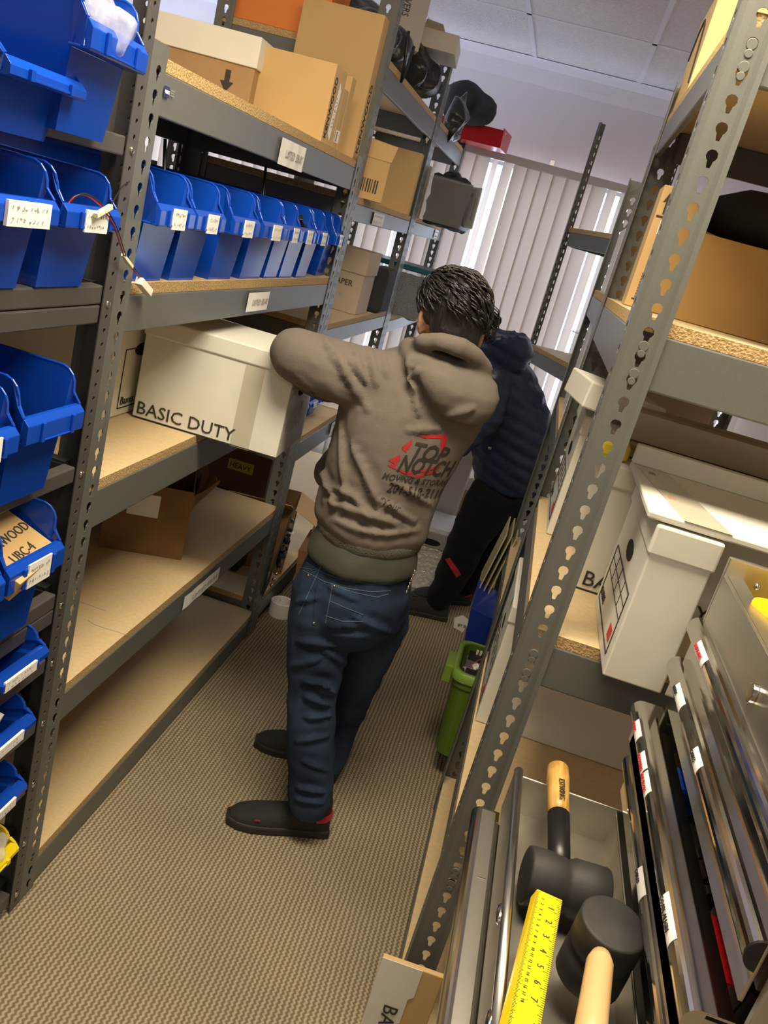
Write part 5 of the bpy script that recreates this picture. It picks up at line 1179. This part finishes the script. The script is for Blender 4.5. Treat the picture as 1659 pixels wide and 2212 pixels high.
# hood bunched behind the neck, hanging to the right
rH, fH = axes(-.38, .93)
hood = [(950, 748, 2.10, .088, .07), (955, 775, 2.075, .108, .09), (972, 805, 2.05, .118, .085), (985, 840, 2.03, .108, .072), (990, 875, 2.02, .085, .055), (988, 905, 2.02, .05, .035)]
hd.loft([ell_ring(q1(px, py, Y), rH, fH, a, b, 20, 2.2) for px, py, Y, a, b in hood])
rim = [q1(*p) for p in ((892, 752, 2.05), (915, 738, 2.0), (950, 738, 1.985), (990, 748, 1.99), (1025, 768, 2.02), (1048, 796, 2.07), (1042, 822, 2.1))]
hd.tube(rim, [.014, .02, .022, .022, .022, .02, .014], 10)
def fold_line(p0, p1, w, amp, bend=0.0):
    return (p0, p1, w, amp, bend)
def snap_folds(o, folds, k=1.0):
    """lay each fold along the cloth surface and return the displacement function"""
    me = o.data; tree = BVHTree.FromPolygons([v.co for v in me.vertices], [tuple(p.vertices) for p in me.polygons]); e = EYEP - O1; segs = []
    for (p0, p1, w, amp, bend) in folds:
        pts = []
        for j in range(9):
            t = j / 8; px = p0[0] * (1 - t) + p1[0] * t + bend * math.sin(PI * t) * (p1[1] - p0[1]); py = p0[1] * (1 - t) + p1[1] * t - bend * math.sin(PI * t) * (p1[0] - p0[0])
            h = tree.ray_cast(e, (pt(px, py, Y=2.0) - EYEP).normalized())
            if h[0] is not None: pts.append((h[0], math.sin(PI * (.08 + .84 * t))))
        segs.append((pts, w, amp * k))
    def f(co):
        s = 0
        for pts, w, amp in segs:
            best = 0; R = w * 3.2
            for i in range(len(pts) - 1):
                a, fa = pts[i]; b, fb = pts[i + 1]; d = b - a; L2 = max(d.length_squared, 1e-9)
                t = max(0, min(1, (co - a).dot(d) / L2)); r = (co - a - d * t).length
                if r < R:
                    g = (fa + (fb - fa) * t) * (math.exp(-(r / w) ** 2) - .45 * math.exp(-((r - 1.7 * w) / w) ** 2)); 
                    if abs(g) > abs(best): best = g
            s += amp * best
        return s
    return f
folds = [fold_line((722, 735), (758, 830), .012, .005), fold_line((660, 700), (720, 760), .012, .005, .1), fold_line((690, 1000), (730, 1110), .012, .008), fold_line((720, 1120), (905, 1145), .010, .010, -.1), fold_line((700, 1050), (800, 1125), .011, .009, .15), fold_line((892, 850), (905, 790), .010, .007, .1), fold_line((870, 930), (960, 925), .012, .005), fold_line((735, 745), (795, 830), .013, .006), fold_line((705, 740), (800, 890), .015, .007), fold_line((765, 752), (792, 830), .012, .005),
         fold_line((798, 752), (815, 840), .012, .005), fold_line((825, 758), (838, 820), .011, .004),
         fold_line((880, 770), (905, 900), .012, .008), fold_line((735, 900), (745, 1090), .012, .008), fold_line((760, 960), (830, 1120), .012, .009),
         fold_line((700, 1080), (880, 1140), .013, .011), fold_line((820, 1080), (900, 1130), .012, .008), fold_line((850, 1040), (930, 1090), .011, .007),
         fold_line((960, 900), (1030, 880), .012, .006), fold_line((610, 800), (740, 890), .009, -.006)]
def wr1(co, f=None): return f(co) + .0035 * ridge(co, 9, (1, 1, .55), 3) + .0015 * noise.noise(co * 40)
hoodie = fuse('hoodie', hd, HOODM, M1, .0068, 6, wr1, folds=folds)
rib_m = cloth_mat('taupe_rib', (.11, .10, .082), .6, 300)
rr1, ff1 = axes(-.76, .64)
# hem rib and the grey t-shirt below it
hb_ = MB(); hb_.loft([ell_ring(q1(px, py, Y), rr1, ff1, a, b, 24, 2.4) for px, py, Y, a, b in ((801, 1140, 2.06, .141, .123), (797, 1162, 2.06, .137, .119), (795, 1170, 2.06, .13, .113))])
fuse('hem_rib', hb_, rib_m, M1, .008, 3, lambda co: .002 * ridge(co, 14, (1, 1, 1), 5))
ts = MB(); ts.loft([ell_ring(q1(px, py, Y), rr1, ff1, a, b, 24, 2.4) for px, py, Y, a, b in ((797, 1150, 2.06, .128, .11), (789, 1180, 2.06, .139, .121), (783, 1205, 2.06, .143, .124), (780, 1216, 2.06, .138, .12))])
fuse('t_shirt', ts, TEE, M1, .008, 3, lambda co: .005 * ridge(co, 8, (1, 1, 1.6), 9))
# print on the back of the hoodie
bvh = BVHTree.FromPolygons([v.co for v in hoodie.data.vertices], [tuple(p.vertices) for p in hoodie.data.polygons])
eye1 = EYEP - O1
def on_cloth(mb, parent, m, name, off=.0015):
    nrm = -(Vector((-.30, .95, 0)).normalized())
    bm = bmesh.new(); me = bpy.data.meshes.new('x'); me.from_pydata(mb.v, [], mb.f); bm.from_mesh(me)
    for _ in range(4):
        es = [e for e in bm.edges if e.calc_length() > .006]
        if not es: break
        bmesh.ops.subdivide_edges(bm, edges=es, cuts=1); bmesh.ops.triangulate(bm, faces=bm.faces)
    kill = []
    for v in bm.verts:
        h = bvh.ray_cast(v.co + nrm * .4, -nrm)
        if h[0] is not None: v.co = h[0] + nrm * off
        else: kill.append(v)
    bmesh.ops.delete(bm, geom=kill, context='VERTS'); me2 = bpy.data.meshes.new(name); bm.to_mesh(me2); bm.free(); me2.materials.append(m)
    o = bpy.data.objects.new(name, me2); C.objects.link(o); o.parent = parent; return o
PRB = mat('black_print', (.03, .025, .022), .6); PRR = mat('red_print', (.38, .02, .025), .6)
pu = (q1(985, 1003, 1.96) - q1(842, 1003 - 38, 1.92)); pu.z = 0; pu = pu.normalized()
def PP(px, py): return q1(px, py, 1.95)
ux_ = (PP(960, 1035) - PP(840, 985)).normalized(); uy_ = (PP(905, 950) - PP(893, 1000)); uy_ = (uy_ - ux_ * uy_.dot(ux_)).normalized()
def ptext(s, px, py, size, xs=1.0, shear=0.0, bold=.0, rot=0.0, m=PRB):
    u = ux_ * math.cos(rot) + uy_ * math.sin(rot); v = -ux_ * math.sin(rot) + uy_ * math.cos(rot)
    t = text_mb(s, size, PP(px, py), u, v, ext=0, xs=xs, shear=shear, bold=bold); on_cloth(t, hoodie, m, 'printed_text')
ptext('TOP', 882, 994, .060, .84, .35, .0016, .1); ptext('NOTCH', 856, 1016, .058, .72, .35, .0016, .08)
ptext('MOVING & STORAGE', 823, 1030, .0225, .92, .25, .0004, .08); ptext('201-518-2110', 834, 1060, .034, .85, .1, .0008, .04); ptext('"Your', 812, 1082, .026, 1.0, .3, 0, -.1)
def pquad(pts): on_cloth(MB().poly([PP(*p) for p in pts]), hoodie, PRR, 'printed_stripe', .0010)
pquad([(903, 946), (976, 953), (974, 962), (925, 956)]); pquad([(960, 955), (976, 953), (972, 995), (960, 992)])
pquad([(869, 966), (893, 954), (892, 964), (882, 974)]); pquad([(868, 968), (882, 972), (878, 980), (872, 975)])
pquad([(838, 993), (864, 982), (866, 992), (855, 1004)]); pquad([(836, 1002), (856, 1002), (852, 1011), (843, 1008)])
pquad([(838, 1005), (880, 1022), (930, 1026), (962, 1022), (960, 1028), (925, 1032), (878, 1028)]); pquad([(862, 1025), (900, 1036), (958, 1031), (950, 1040), (905, 1042)])
# jeans
JEAN = bpy.data.materials.new('blue_denim'); JEAN.use_nodes = True; jn = JEAN.node_tree; jb = jn.nodes['Principled BSDF']; jb.inputs['Roughness'].default_value = .9; jb.inputs['Specular IOR Level'].default_value = .15
tcj = jn.nodes.new('ShaderNodeTexCoord'); nj = jn.nodes.new('ShaderNodeTexNoise'); nj.inputs['Scale'].default_value = 5; nj.inputs['Detail'].default_value = 7; jn.links.new(tcj.outputs['Object'], nj.inputs['Vector'])
rj = jn.nodes.new('ShaderNodeValToRGB'); rj.color_ramp.elements[0].position = .38; rj.color_ramp.elements[1].position = .72
rj.color_ramp.elements[0].color = (.012, .02, .04, 1); rj.color_ramp.elements[1].color = (.042, .072, .13, 1)
jn.links.new(nj.outputs['Fac'], rj.inputs[0]); jn.links.new(rj.outputs[0], jb.inputs['Base Color'])
n3 = jn.nodes.new('ShaderNodeTexNoise'); n3.inputs['Scale'].default_value = 700; jn.links.new(tcj.outputs['Object'], n3.inputs['Vector'])
b3_ = jn.nodes.new('ShaderNodeBump'); b3_.inputs['Strength'].default_value = .3; b3_.inputs['Distance'].default_value = .003; jn.links.new(n3.outputs['Fac'], b3_.inputs['Height']); jn.links.new(b3_.outputs[0], jb.inputs['Normal'])
jn_ = MB(); rJ, fJ = axes(-.85, .52)
jn_.loft([ell_ring(q1(px, py, Y), rJ, fJ, a, b, 24, 2.3) for px, py, Y, a, b in ((781, 1205, 2.07, .125, .118), (778, 1225, 2.07, .14, .128), (768, 1265, 2.07, .152, .14), (758, 1305, 2.08, .155, .143), (750, 1340, 2.09, .14, .13), (748, 1365, 2.1, .10, .10))])
LH, LK, LA = q1(698, 1335, 2.03), q1(674, 1500, 2.0), q1(671, 1726, 1.975)
RH, RK, RA = q1(815, 1335, 2.16), q1(762, 1490, 2.2), q1(702, 1650, 2.27)
limb(jn_, [q1(715, 1285, 2.04), LH, q1(684, 1420, 2.01), LK, q1(671, 1600, 1.99), LA], [.105, .096, .079, .066, .065, .060])
limb(jn_, [q1(808, 1290, 2.14), RH, q1(788, 1415, 2.18), RK, q1(733, 1565, 2.24), RA], [.1, .09, .077, .064, .060, .058])
jf = [fold_line((625, 1440), (700, 1420), .012, .006), fold_line((640, 1600), (712, 1590), .010, .006), fold_line((648, 1640), (708, 1665), .010, .005), fold_line((690, 1400), (760, 1440), .012, .006), fold_line((760, 1330), (850, 1370), .011, .006), fold_line((640, 1300), (690, 1290), .009, .005), fold_line((650, 1470), (715, 1480), .011, .008), fold_line((655, 1500), (712, 1525), .011, .009), fold_line((690, 1470), (722, 1500), .010, .008), fold_line((655, 1550), (715, 1545), .010, .007),
      fold_line((640, 1385), (735, 1395), .014, .008), fold_line((700, 1360), (800, 1365), .012, -.008), fold_line((640, 1700), (700, 1712), .009, .008), fold_line((635, 1725), (700, 1735), .009, .006), fold_line((705, 1262), (780, 1300), .012, .005)]
def wr2(co, f=None): return f(co) + .004 * ridge(co, 8, (1, 1, 1.5), 7)
jeans = fuse('jeans', jn_, JEAN, M1, .007, 5, wr2, folds=jf)
STITCH = mat('pale_stitching', (.10, .14, .2), .8); DKST = mat('dark_seam', (.01, .016, .03), .9)
bvh = BVHTree.FromPolygons([v.co for v in jeans.data.vertices], [tuple(p.vertices) for p in jeans.data.polygons])
def stitch(pts, m=STITCH, r=.0008, name='stitching', par=None):
    out = []
    for i in range(len(pts) - 1):
        for k in range(8):
            t = k / 8; px, py = pts[i][0] * (1 - t) + pts[i + 1][0] * t, pts[i][1] * (1 - t) + pts[i + 1][1] * t
            d = (pt(px, py, Y=2.0) - EYEP).normalized(); h = bvh.ray_cast(eye1, d)
            if h[0] is not None: out.append(h[0] + h[1] * .0006)
    if len(out) > 3: o = obj(name, MB().tube(out, r, 5), m, par or jeans)
stitch([(662, 1215), (700, 1238), (740, 1252), (800, 1262), (845, 1262), (880, 1250)]); stitch([(655, 1232), (700, 1256), (745, 1270), (800, 1278), (850, 1276)])
stitch([(716, 1264), (765, 1280), (815, 1290), (842, 1282)]); stitch([(718, 1264), (712, 1300), (702, 1352)]); stitch([(712, 1298), (745, 1312), (790, 1330)]); stitch([(703, 1330), (740, 1342), (790, 1342)])
stitch([(703, 1206), (688, 1232), (670, 1240)]); stitch([(688, 1232), (660, 1228), (641, 1224)]); stitch([(700, 1210), (672, 1270), (642, 1335)]); stitch([(693, 1216), (680, 1290), (677, 1345)], DKST)
stitch([(860, 1216), (862, 1234)], STITCH, .003, 'belt_loop'); stitch([(877, 1210), (880, 1232)], STITCH, .003, 'belt_loop')
for (px, py) in ((722, 1266), (678, 1346), (666, 1243)):
    d = (pt(px, py, Y=2.0) - EYEP).normalized(); h = bvh.ray_cast(eye1, d)
    if h[0] is not None: obj('rivet', MB().sphere(h[0], .0036, 8), mat('brass', (.5, .42, .28), .35, metal=1), jeans, smooth=True)
# chain at the belt
ch = [q1(895, 1235, 2.05) + Vector((0, 0, -.012 * k + .0)) + Vector((-.001 * k, .0, 0)) for k in range(9)]
obj('key_chain', merge(*[MB().sphere(c, (.004, .003, .0065), 8) for c in ch]), CHROME, M1, smooth=True)
# body: head, neck, arms with hands (under the clothes) in one skin mesh
HR, HF = axes(-.42, .91); hc = q1(976, 684, 2.10)
upv = (q1(990, 590, 2.10) - q1(960, 750, 2.10)); upv = Vector((upv.x, upv.y - .0, upv.z)).normalized()
bd = MB()
ellipsoid(bd, hc + upv * .006, (HR, HF, upv), (.078, .096, .098)); ellipsoid(bd, hc + HF * .03 - upv * .05, (HR, HF, upv), (.06, .07, .065))
ellipsoid(bd, hc + HF * .098 - upv * .012, (HR, HF, upv), (.014, .02, .024), 10)            # nose
ellipsoid(bd, hc + HF * .088 + upv * .022, (HR, HF, upv), (.05, .012, .010), 10)           # brow
ellipsoid(bd, hc + HF * .088 - upv * .052, (HR, HF, upv), (.024, .013, .009), 10)          # lips
for s in (-1, 1):
    e = hc + HR * s * .080 - HF * .012 - upv * .022
    ellipsoid(bd, e, ((HR * .5 - HF * .86 * s * s).normalized(), (HF * .86 + HR * .5).normalized(), upv), (.009, .018, .031), 12)
    ellipsoid(bd, e - upv * .026 - HR * s * .003, (HR, HF, upv), (.008, .010, .012), 10)
limb(bd, [hc - upv * .04 - HF * .012, q1(950, 770, 2.11)], [.056, .060]); limb(bd, [q1(950, 770, 2.11), q1(880, 900, 2.10), q1(790, 1200, 2.07)], [.06, .10, .09])
limb(bd, [q1(905, 840, 2.09), LS, LE, LW], [.05, .045, .036, .026]); limb(bd, [q1(930, 850, 2.12), q1(985, 890, 2.2), RE, RW_], [.05, .045, .036, .026])
limb(bd, [q1(750, 1290, 2.07), LH, LK, LA, LA + Vector((0, 0, .03))], [.09, .08, .05, .038, .035]); limb(bd, [q1(800, 1290, 2.12), RH, RK, RA, RA + Vector((0, 0, .03))], [.08, .07, .05, .038, .035])
hand(bd, LW, (LW - LE), (0, 0, -1), 1, 1.0, .35); hand(bd, RW_, (RW_ - RE), (0, 0, -1), -1, 1.0, .35)
body = fuse('body', bd, SKIN, M1, .0055, 3)
EYEW = mat('eye_white', (.7, .68, .65), .3)
for s in (-1, 1):
    ec = hc + HF * .083 + HR * s * .031 + upv * .006
    obj('eye', MB().sphere(ec, .0115, 12), EYEW, M1, smooth=True)
obj('mouth_line', MB().tube([hc + HF * .099 + HR * .02 * t - upv * .052 for t in (-1, -.5, 0, .5, 1)], .0015, 5), mat('lip_shadow', (.2, .07, .06), .6), M1)
# hair: cap plus many strands
hr = MB()
ellipsoid(hr, hc + upv * .022 - HF * .004, (HR, HF, upv), (.087, .100, .088)); ellipsoid(hr, hc - HF * .045 - upv * .025, (HR, HF, upv), (.064, .05, .085)); ellipsoid(hr, hc + upv * .05 + HR * .012, (HR, HF, upv), (.074, .084, .06))
ellipsoid(hr, hc - HF * .05 - upv * .085, (HR, HF, upv), (.046, .03, .05))
hair = fuse('hair', hr, HAIR, M1, .006, 4, lambda co: .004 * ridge(co, 22, (1, 1, .5), 2), cut=[(hc + HF * .085 - upv * .0, (HF - upv * .5).normalized())])
rn = random.Random(8); st = MB(); bvh = BVHTree.FromPolygons([v.co for v in hair.data.vertices], [tuple(p.vertices) for p in hair.data.polygons])
for k in range(520):
    a = rn.uniform(0, 2 * PI); el_ = rn.uniform(-.05, 1.45)
    dirv = (HR * math.cos(a) * math.cos(el_) + HF * math.sin(a) * math.cos(el_) + upv * math.sin(el_))
    if dirv.dot(HF) > .75: continue
    h = bvh.find_nearest(hc + upv * .02 + dirv * .12)
    if h[0] is None: continue
    n = h[1]; sweep = (HR * .9 - upv * .55 - HF * .35 + Vector((rn.uniform(-.3, .3), rn.uniform(-.3, .3), rn.uniform(-.3, .3)))); sweep = (sweep - n * sweep.dot(n)).normalized()
    L = rn.uniform(.03, .055); p = h[0]; pts = []
    for j in range(5):
        q = p + sweep * L * j / 4; hh = bvh.find_nearest(q); q = hh[0] + hh[1] * (.0015 + .006 * math.sin(PI * j / 4)); pts.append(q)
    st.tube(pts, [.0012, .0024, .0024, .0017, .0004], 4)
for k in range(16):
    p = hc + HR * .082 + upv * rn.uniform(-.0, .06) - HF * rn.uniform(-.02, .05); st.tube([p, p + HR * .018 - upv * .01, p + HR * .024 - upv * .035, p + HR * .008 - upv * .05], [.0016, .002, .0016, .0005], 4)
obj('hair_strands', st, HAIR, hair, smooth=True)
SH = mat('black_knit_shoe', (.018, .017, .016), .8, bump=.3, bscale=300); SOLE = mat('black_shoe_sole', (.022, .018, .017), .6); SRED = mat('shoe_red', (.42, .02, .03), .45)
h1, t1 = pt(703, 1795, Z=0), pt(510, 1772, Z=0)
s1 = shoe('s', h1 - O1, math.atan2(t1.y - h1.y, t1.x - h1.x), SH, SOLE, M1, accent=SRED)
obj('logo_dash', MB().box((.20, .0465, .045), (.215, .0475, .049)), SRED, s1)
t2 = pt(553, 1608, Z=0); shoe('s', Vector((t2.x + .275, t2.y + .06, 0)) - O1, PI + .2, SH, SOLE, M1)

# ---------------- man in the navy jacket
M2 = thing('person', 'person in navy quilted jacket and black trousers bending at the end of the aisle', 'person', (0, 3.75, 0))
O1 = M2.location.copy()
NAVY = mat('navy_nylon', (.010, .016, .045), .42, bump=.25, bscale=35); BLK = cloth_mat('black_trouser_knit', (.008, .008, .009), .2, 500)
j = MB()
def ring2(px, py, Y, a, b, fx=-.75, fy=.65): r, f = axes(fx, fy); return ell_ring(q1(px, py, Y), r, f, a, b, 22, 2.3)
j.loft([ring2(1098, 1052, 3.7, .15, .135), ring2(1104, 1010, 3.7, .175, .155), ring2(1108, 940, 3.68, .185, .165), ring2(1098, 870, 3.64, .185, .16), ring2(1075, 800, 3.58, .18, .14), ring2(1055, 750, 3.52, .15, .12), ring2(1035, 715, 3.48, .09, .08)])
limb(j, [q1(1065, 800, 3.5), q1(1040, 900, 3.4), q1(985, 962, 3.3)], [.095, .078, .05]); limb(j, [q1(1060, 790, 3.65), q1(1000, 900, 3.75), q1(960, 960, 3.7)], [.095, .08, .06])
j.loft([ring2(1058, 725, 3.45, .10, .09), ring2(1078, 712, 3.47, .13, .10), ring2(1088, 745, 3.5, .13, .11), ring2(1080, 785, 3.5, .10, .09)])
def wr3(co):
    s = co.z + .35 * co.x; return .0065 * abs(math.sin(s * 2 * PI / .11)) + .004 * ridge(co, 12, (1, 1, 1), 4)
jk = fuse('jacket', j, NAVY, M2, .011, 3, wr3)
obj('snap_button', MB().sphere(q1(1058, 968, 3.38), .007, 8), ZINC, jk)
p = MB()
p.loft([ring2(1112, 1020, 3.72, .145, .13), ring2(1105, 1070, 3.72, .15, .135), ring2(1085, 1105, 3.74, .12, .11)])
l1, k1, a1 = q1(1068, 1070, 3.66), q1(1012, 1165, 3.68), q1(952, 1288, 3.72)
l2, k2, a2 = q1(1105, 1075, 3.84), q1(1050, 1170, 3.9), q1(1003, 1262, 4.0)
limb(p, [l1, k1, q1(985, 1225, 3.7), a1], [.115, .088, .08, .062]); limb(p, [l2, k2, q1(1030, 1215, 3.95), a2], [.11, .085, .078, .06])
tr2 = fuse('trousers', p, BLK, M2, .011, 3, lambda co: .006 * ridge(co, 8, (1, 1, 1.6), 6))
bvh = BVHTree.FromPolygons([v.co for v in tr2.data.vertices], [tuple(q.vertices) for q in tr2.data.polygons]); eye1 = EYEP - O1
def patch(quad, m, name, par, n=8):
    mb = MB(); idx = {}
    for a in range(n + 1):
        for b in range(n + 1):
            u, v = a / n, b / n; px = (quad[0][0] * (1 - u) + quad[1][0] * u) * (1 - v) + (quad[3][0] * (1 - u) + quad[2][0] * u) * v
            py = (quad[0][1] * (1 - u) + quad[1][1] * u) * (1 - v) + (quad[3][1] * (1 - u) + quad[2][1] * u) * v
            h = bvh.ray_cast(eye1, (pt(px, py, Y=3) - EYEP).normalized())
            if h[0] is not None: idx[a, b] = len(mb.v); mb.v.append(tuple(h[0] + h[1] * .002))
    for a in range(n):
        for b in range(n):
            k = [(a, b), (a + 1, b), (a + 1, b + 1), (a, b + 1)]
            if all(q in idx for q in k): mb.f.append(tuple(idx[q] for q in k)); mb.m.append(0)
    if mb.f: obj(name, mb, m, par)
patch([(962, 1208), (972, 1204), (996, 1240), (986, 1247)], PRR, 'red_stripe', tr2)
b2_ = MB(); r2, f2 = axes(-.8, .6); hc2 = q1(985, 672, 3.36)
ellipsoid(b2_, hc2, (r2, f2, Z_), (.078, .095, .11)); ellipsoid(b2_, hc2 + f2 * .095 - Z_ * .01, (r2, f2, Z_), (.013, .018, .022), 8)
for s in (-1, 1): ellipsoid(b2_, hc2 + r2 * s * .08 - Z_ * .015, (r2, f2, Z_), (.008, .018, .03), 10)
limb(b2_, [hc2 - Z_ * .05, q1(1040, 740, 3.5), q1(1100, 900, 3.66), q1(1100, 1050, 3.7)], [.055, .07, .12, .11]); limb(b2_, [q1(1065, 800, 3.5), q1(1040, 900, 3.4), q1(985, 962, 3.3), q1(955, 975, 3.26)], [.06, .05, .04, .03]); limb(b2_, [q1(1060, 790, 3.65), q1(1000, 900, 3.75), q1(960, 960, 3.7), q1(930, 985, 3.68)], [.06, .05, .04, .03])
limb(b2_, [l1, k1, a1], [.08, .055, .04]); limb(b2_, [l2, k2, a2], [.08, .055, .04])
hand(b2_, q1(955, 975, 3.26), q1(925, 985, 3.24) - q1(955, 975, 3.26), (0, 0, -1), 1, 1, .4); hand(b2_, q1(930, 985, 3.68), q1(900, 1000, 3.66) - q1(930, 985, 3.68), (0, 0, -1), -1, 1, .4)
fuse('body', b2_, SKIN, M2, .008, 2)
h2 = MB(); ellipsoid(h2, hc2 + Z_ * .03 - f2 * .01, (r2, f2, Z_), (.086, .1, .095)); fuse('hair', h2, HAIR, M2, .01, 2)
cl = MB(); cl.tube([q1(1030, 735, 3.42), q1(1045, 700, 3.42), q1(1062, 688, 3.44), q1(1075, 700, 3.46)], [.03, .035, .035, .03], 10); fuse('collar', cl, BLK, M2, .01, 2)
hA, tA = pt(962, 1338, Z=0), pt(872, 1316, Z=0); shoe('s', hA - O1, math.atan2(tA.y - hA.y, tA.x - hA.x), SH, SOLE, M2, L=.3)
hB = pt(1008, 1303, Z=0); shoe('s', hB - O1, PI + .5, SH, SOLE, M2, L=.3, accent=SRED)
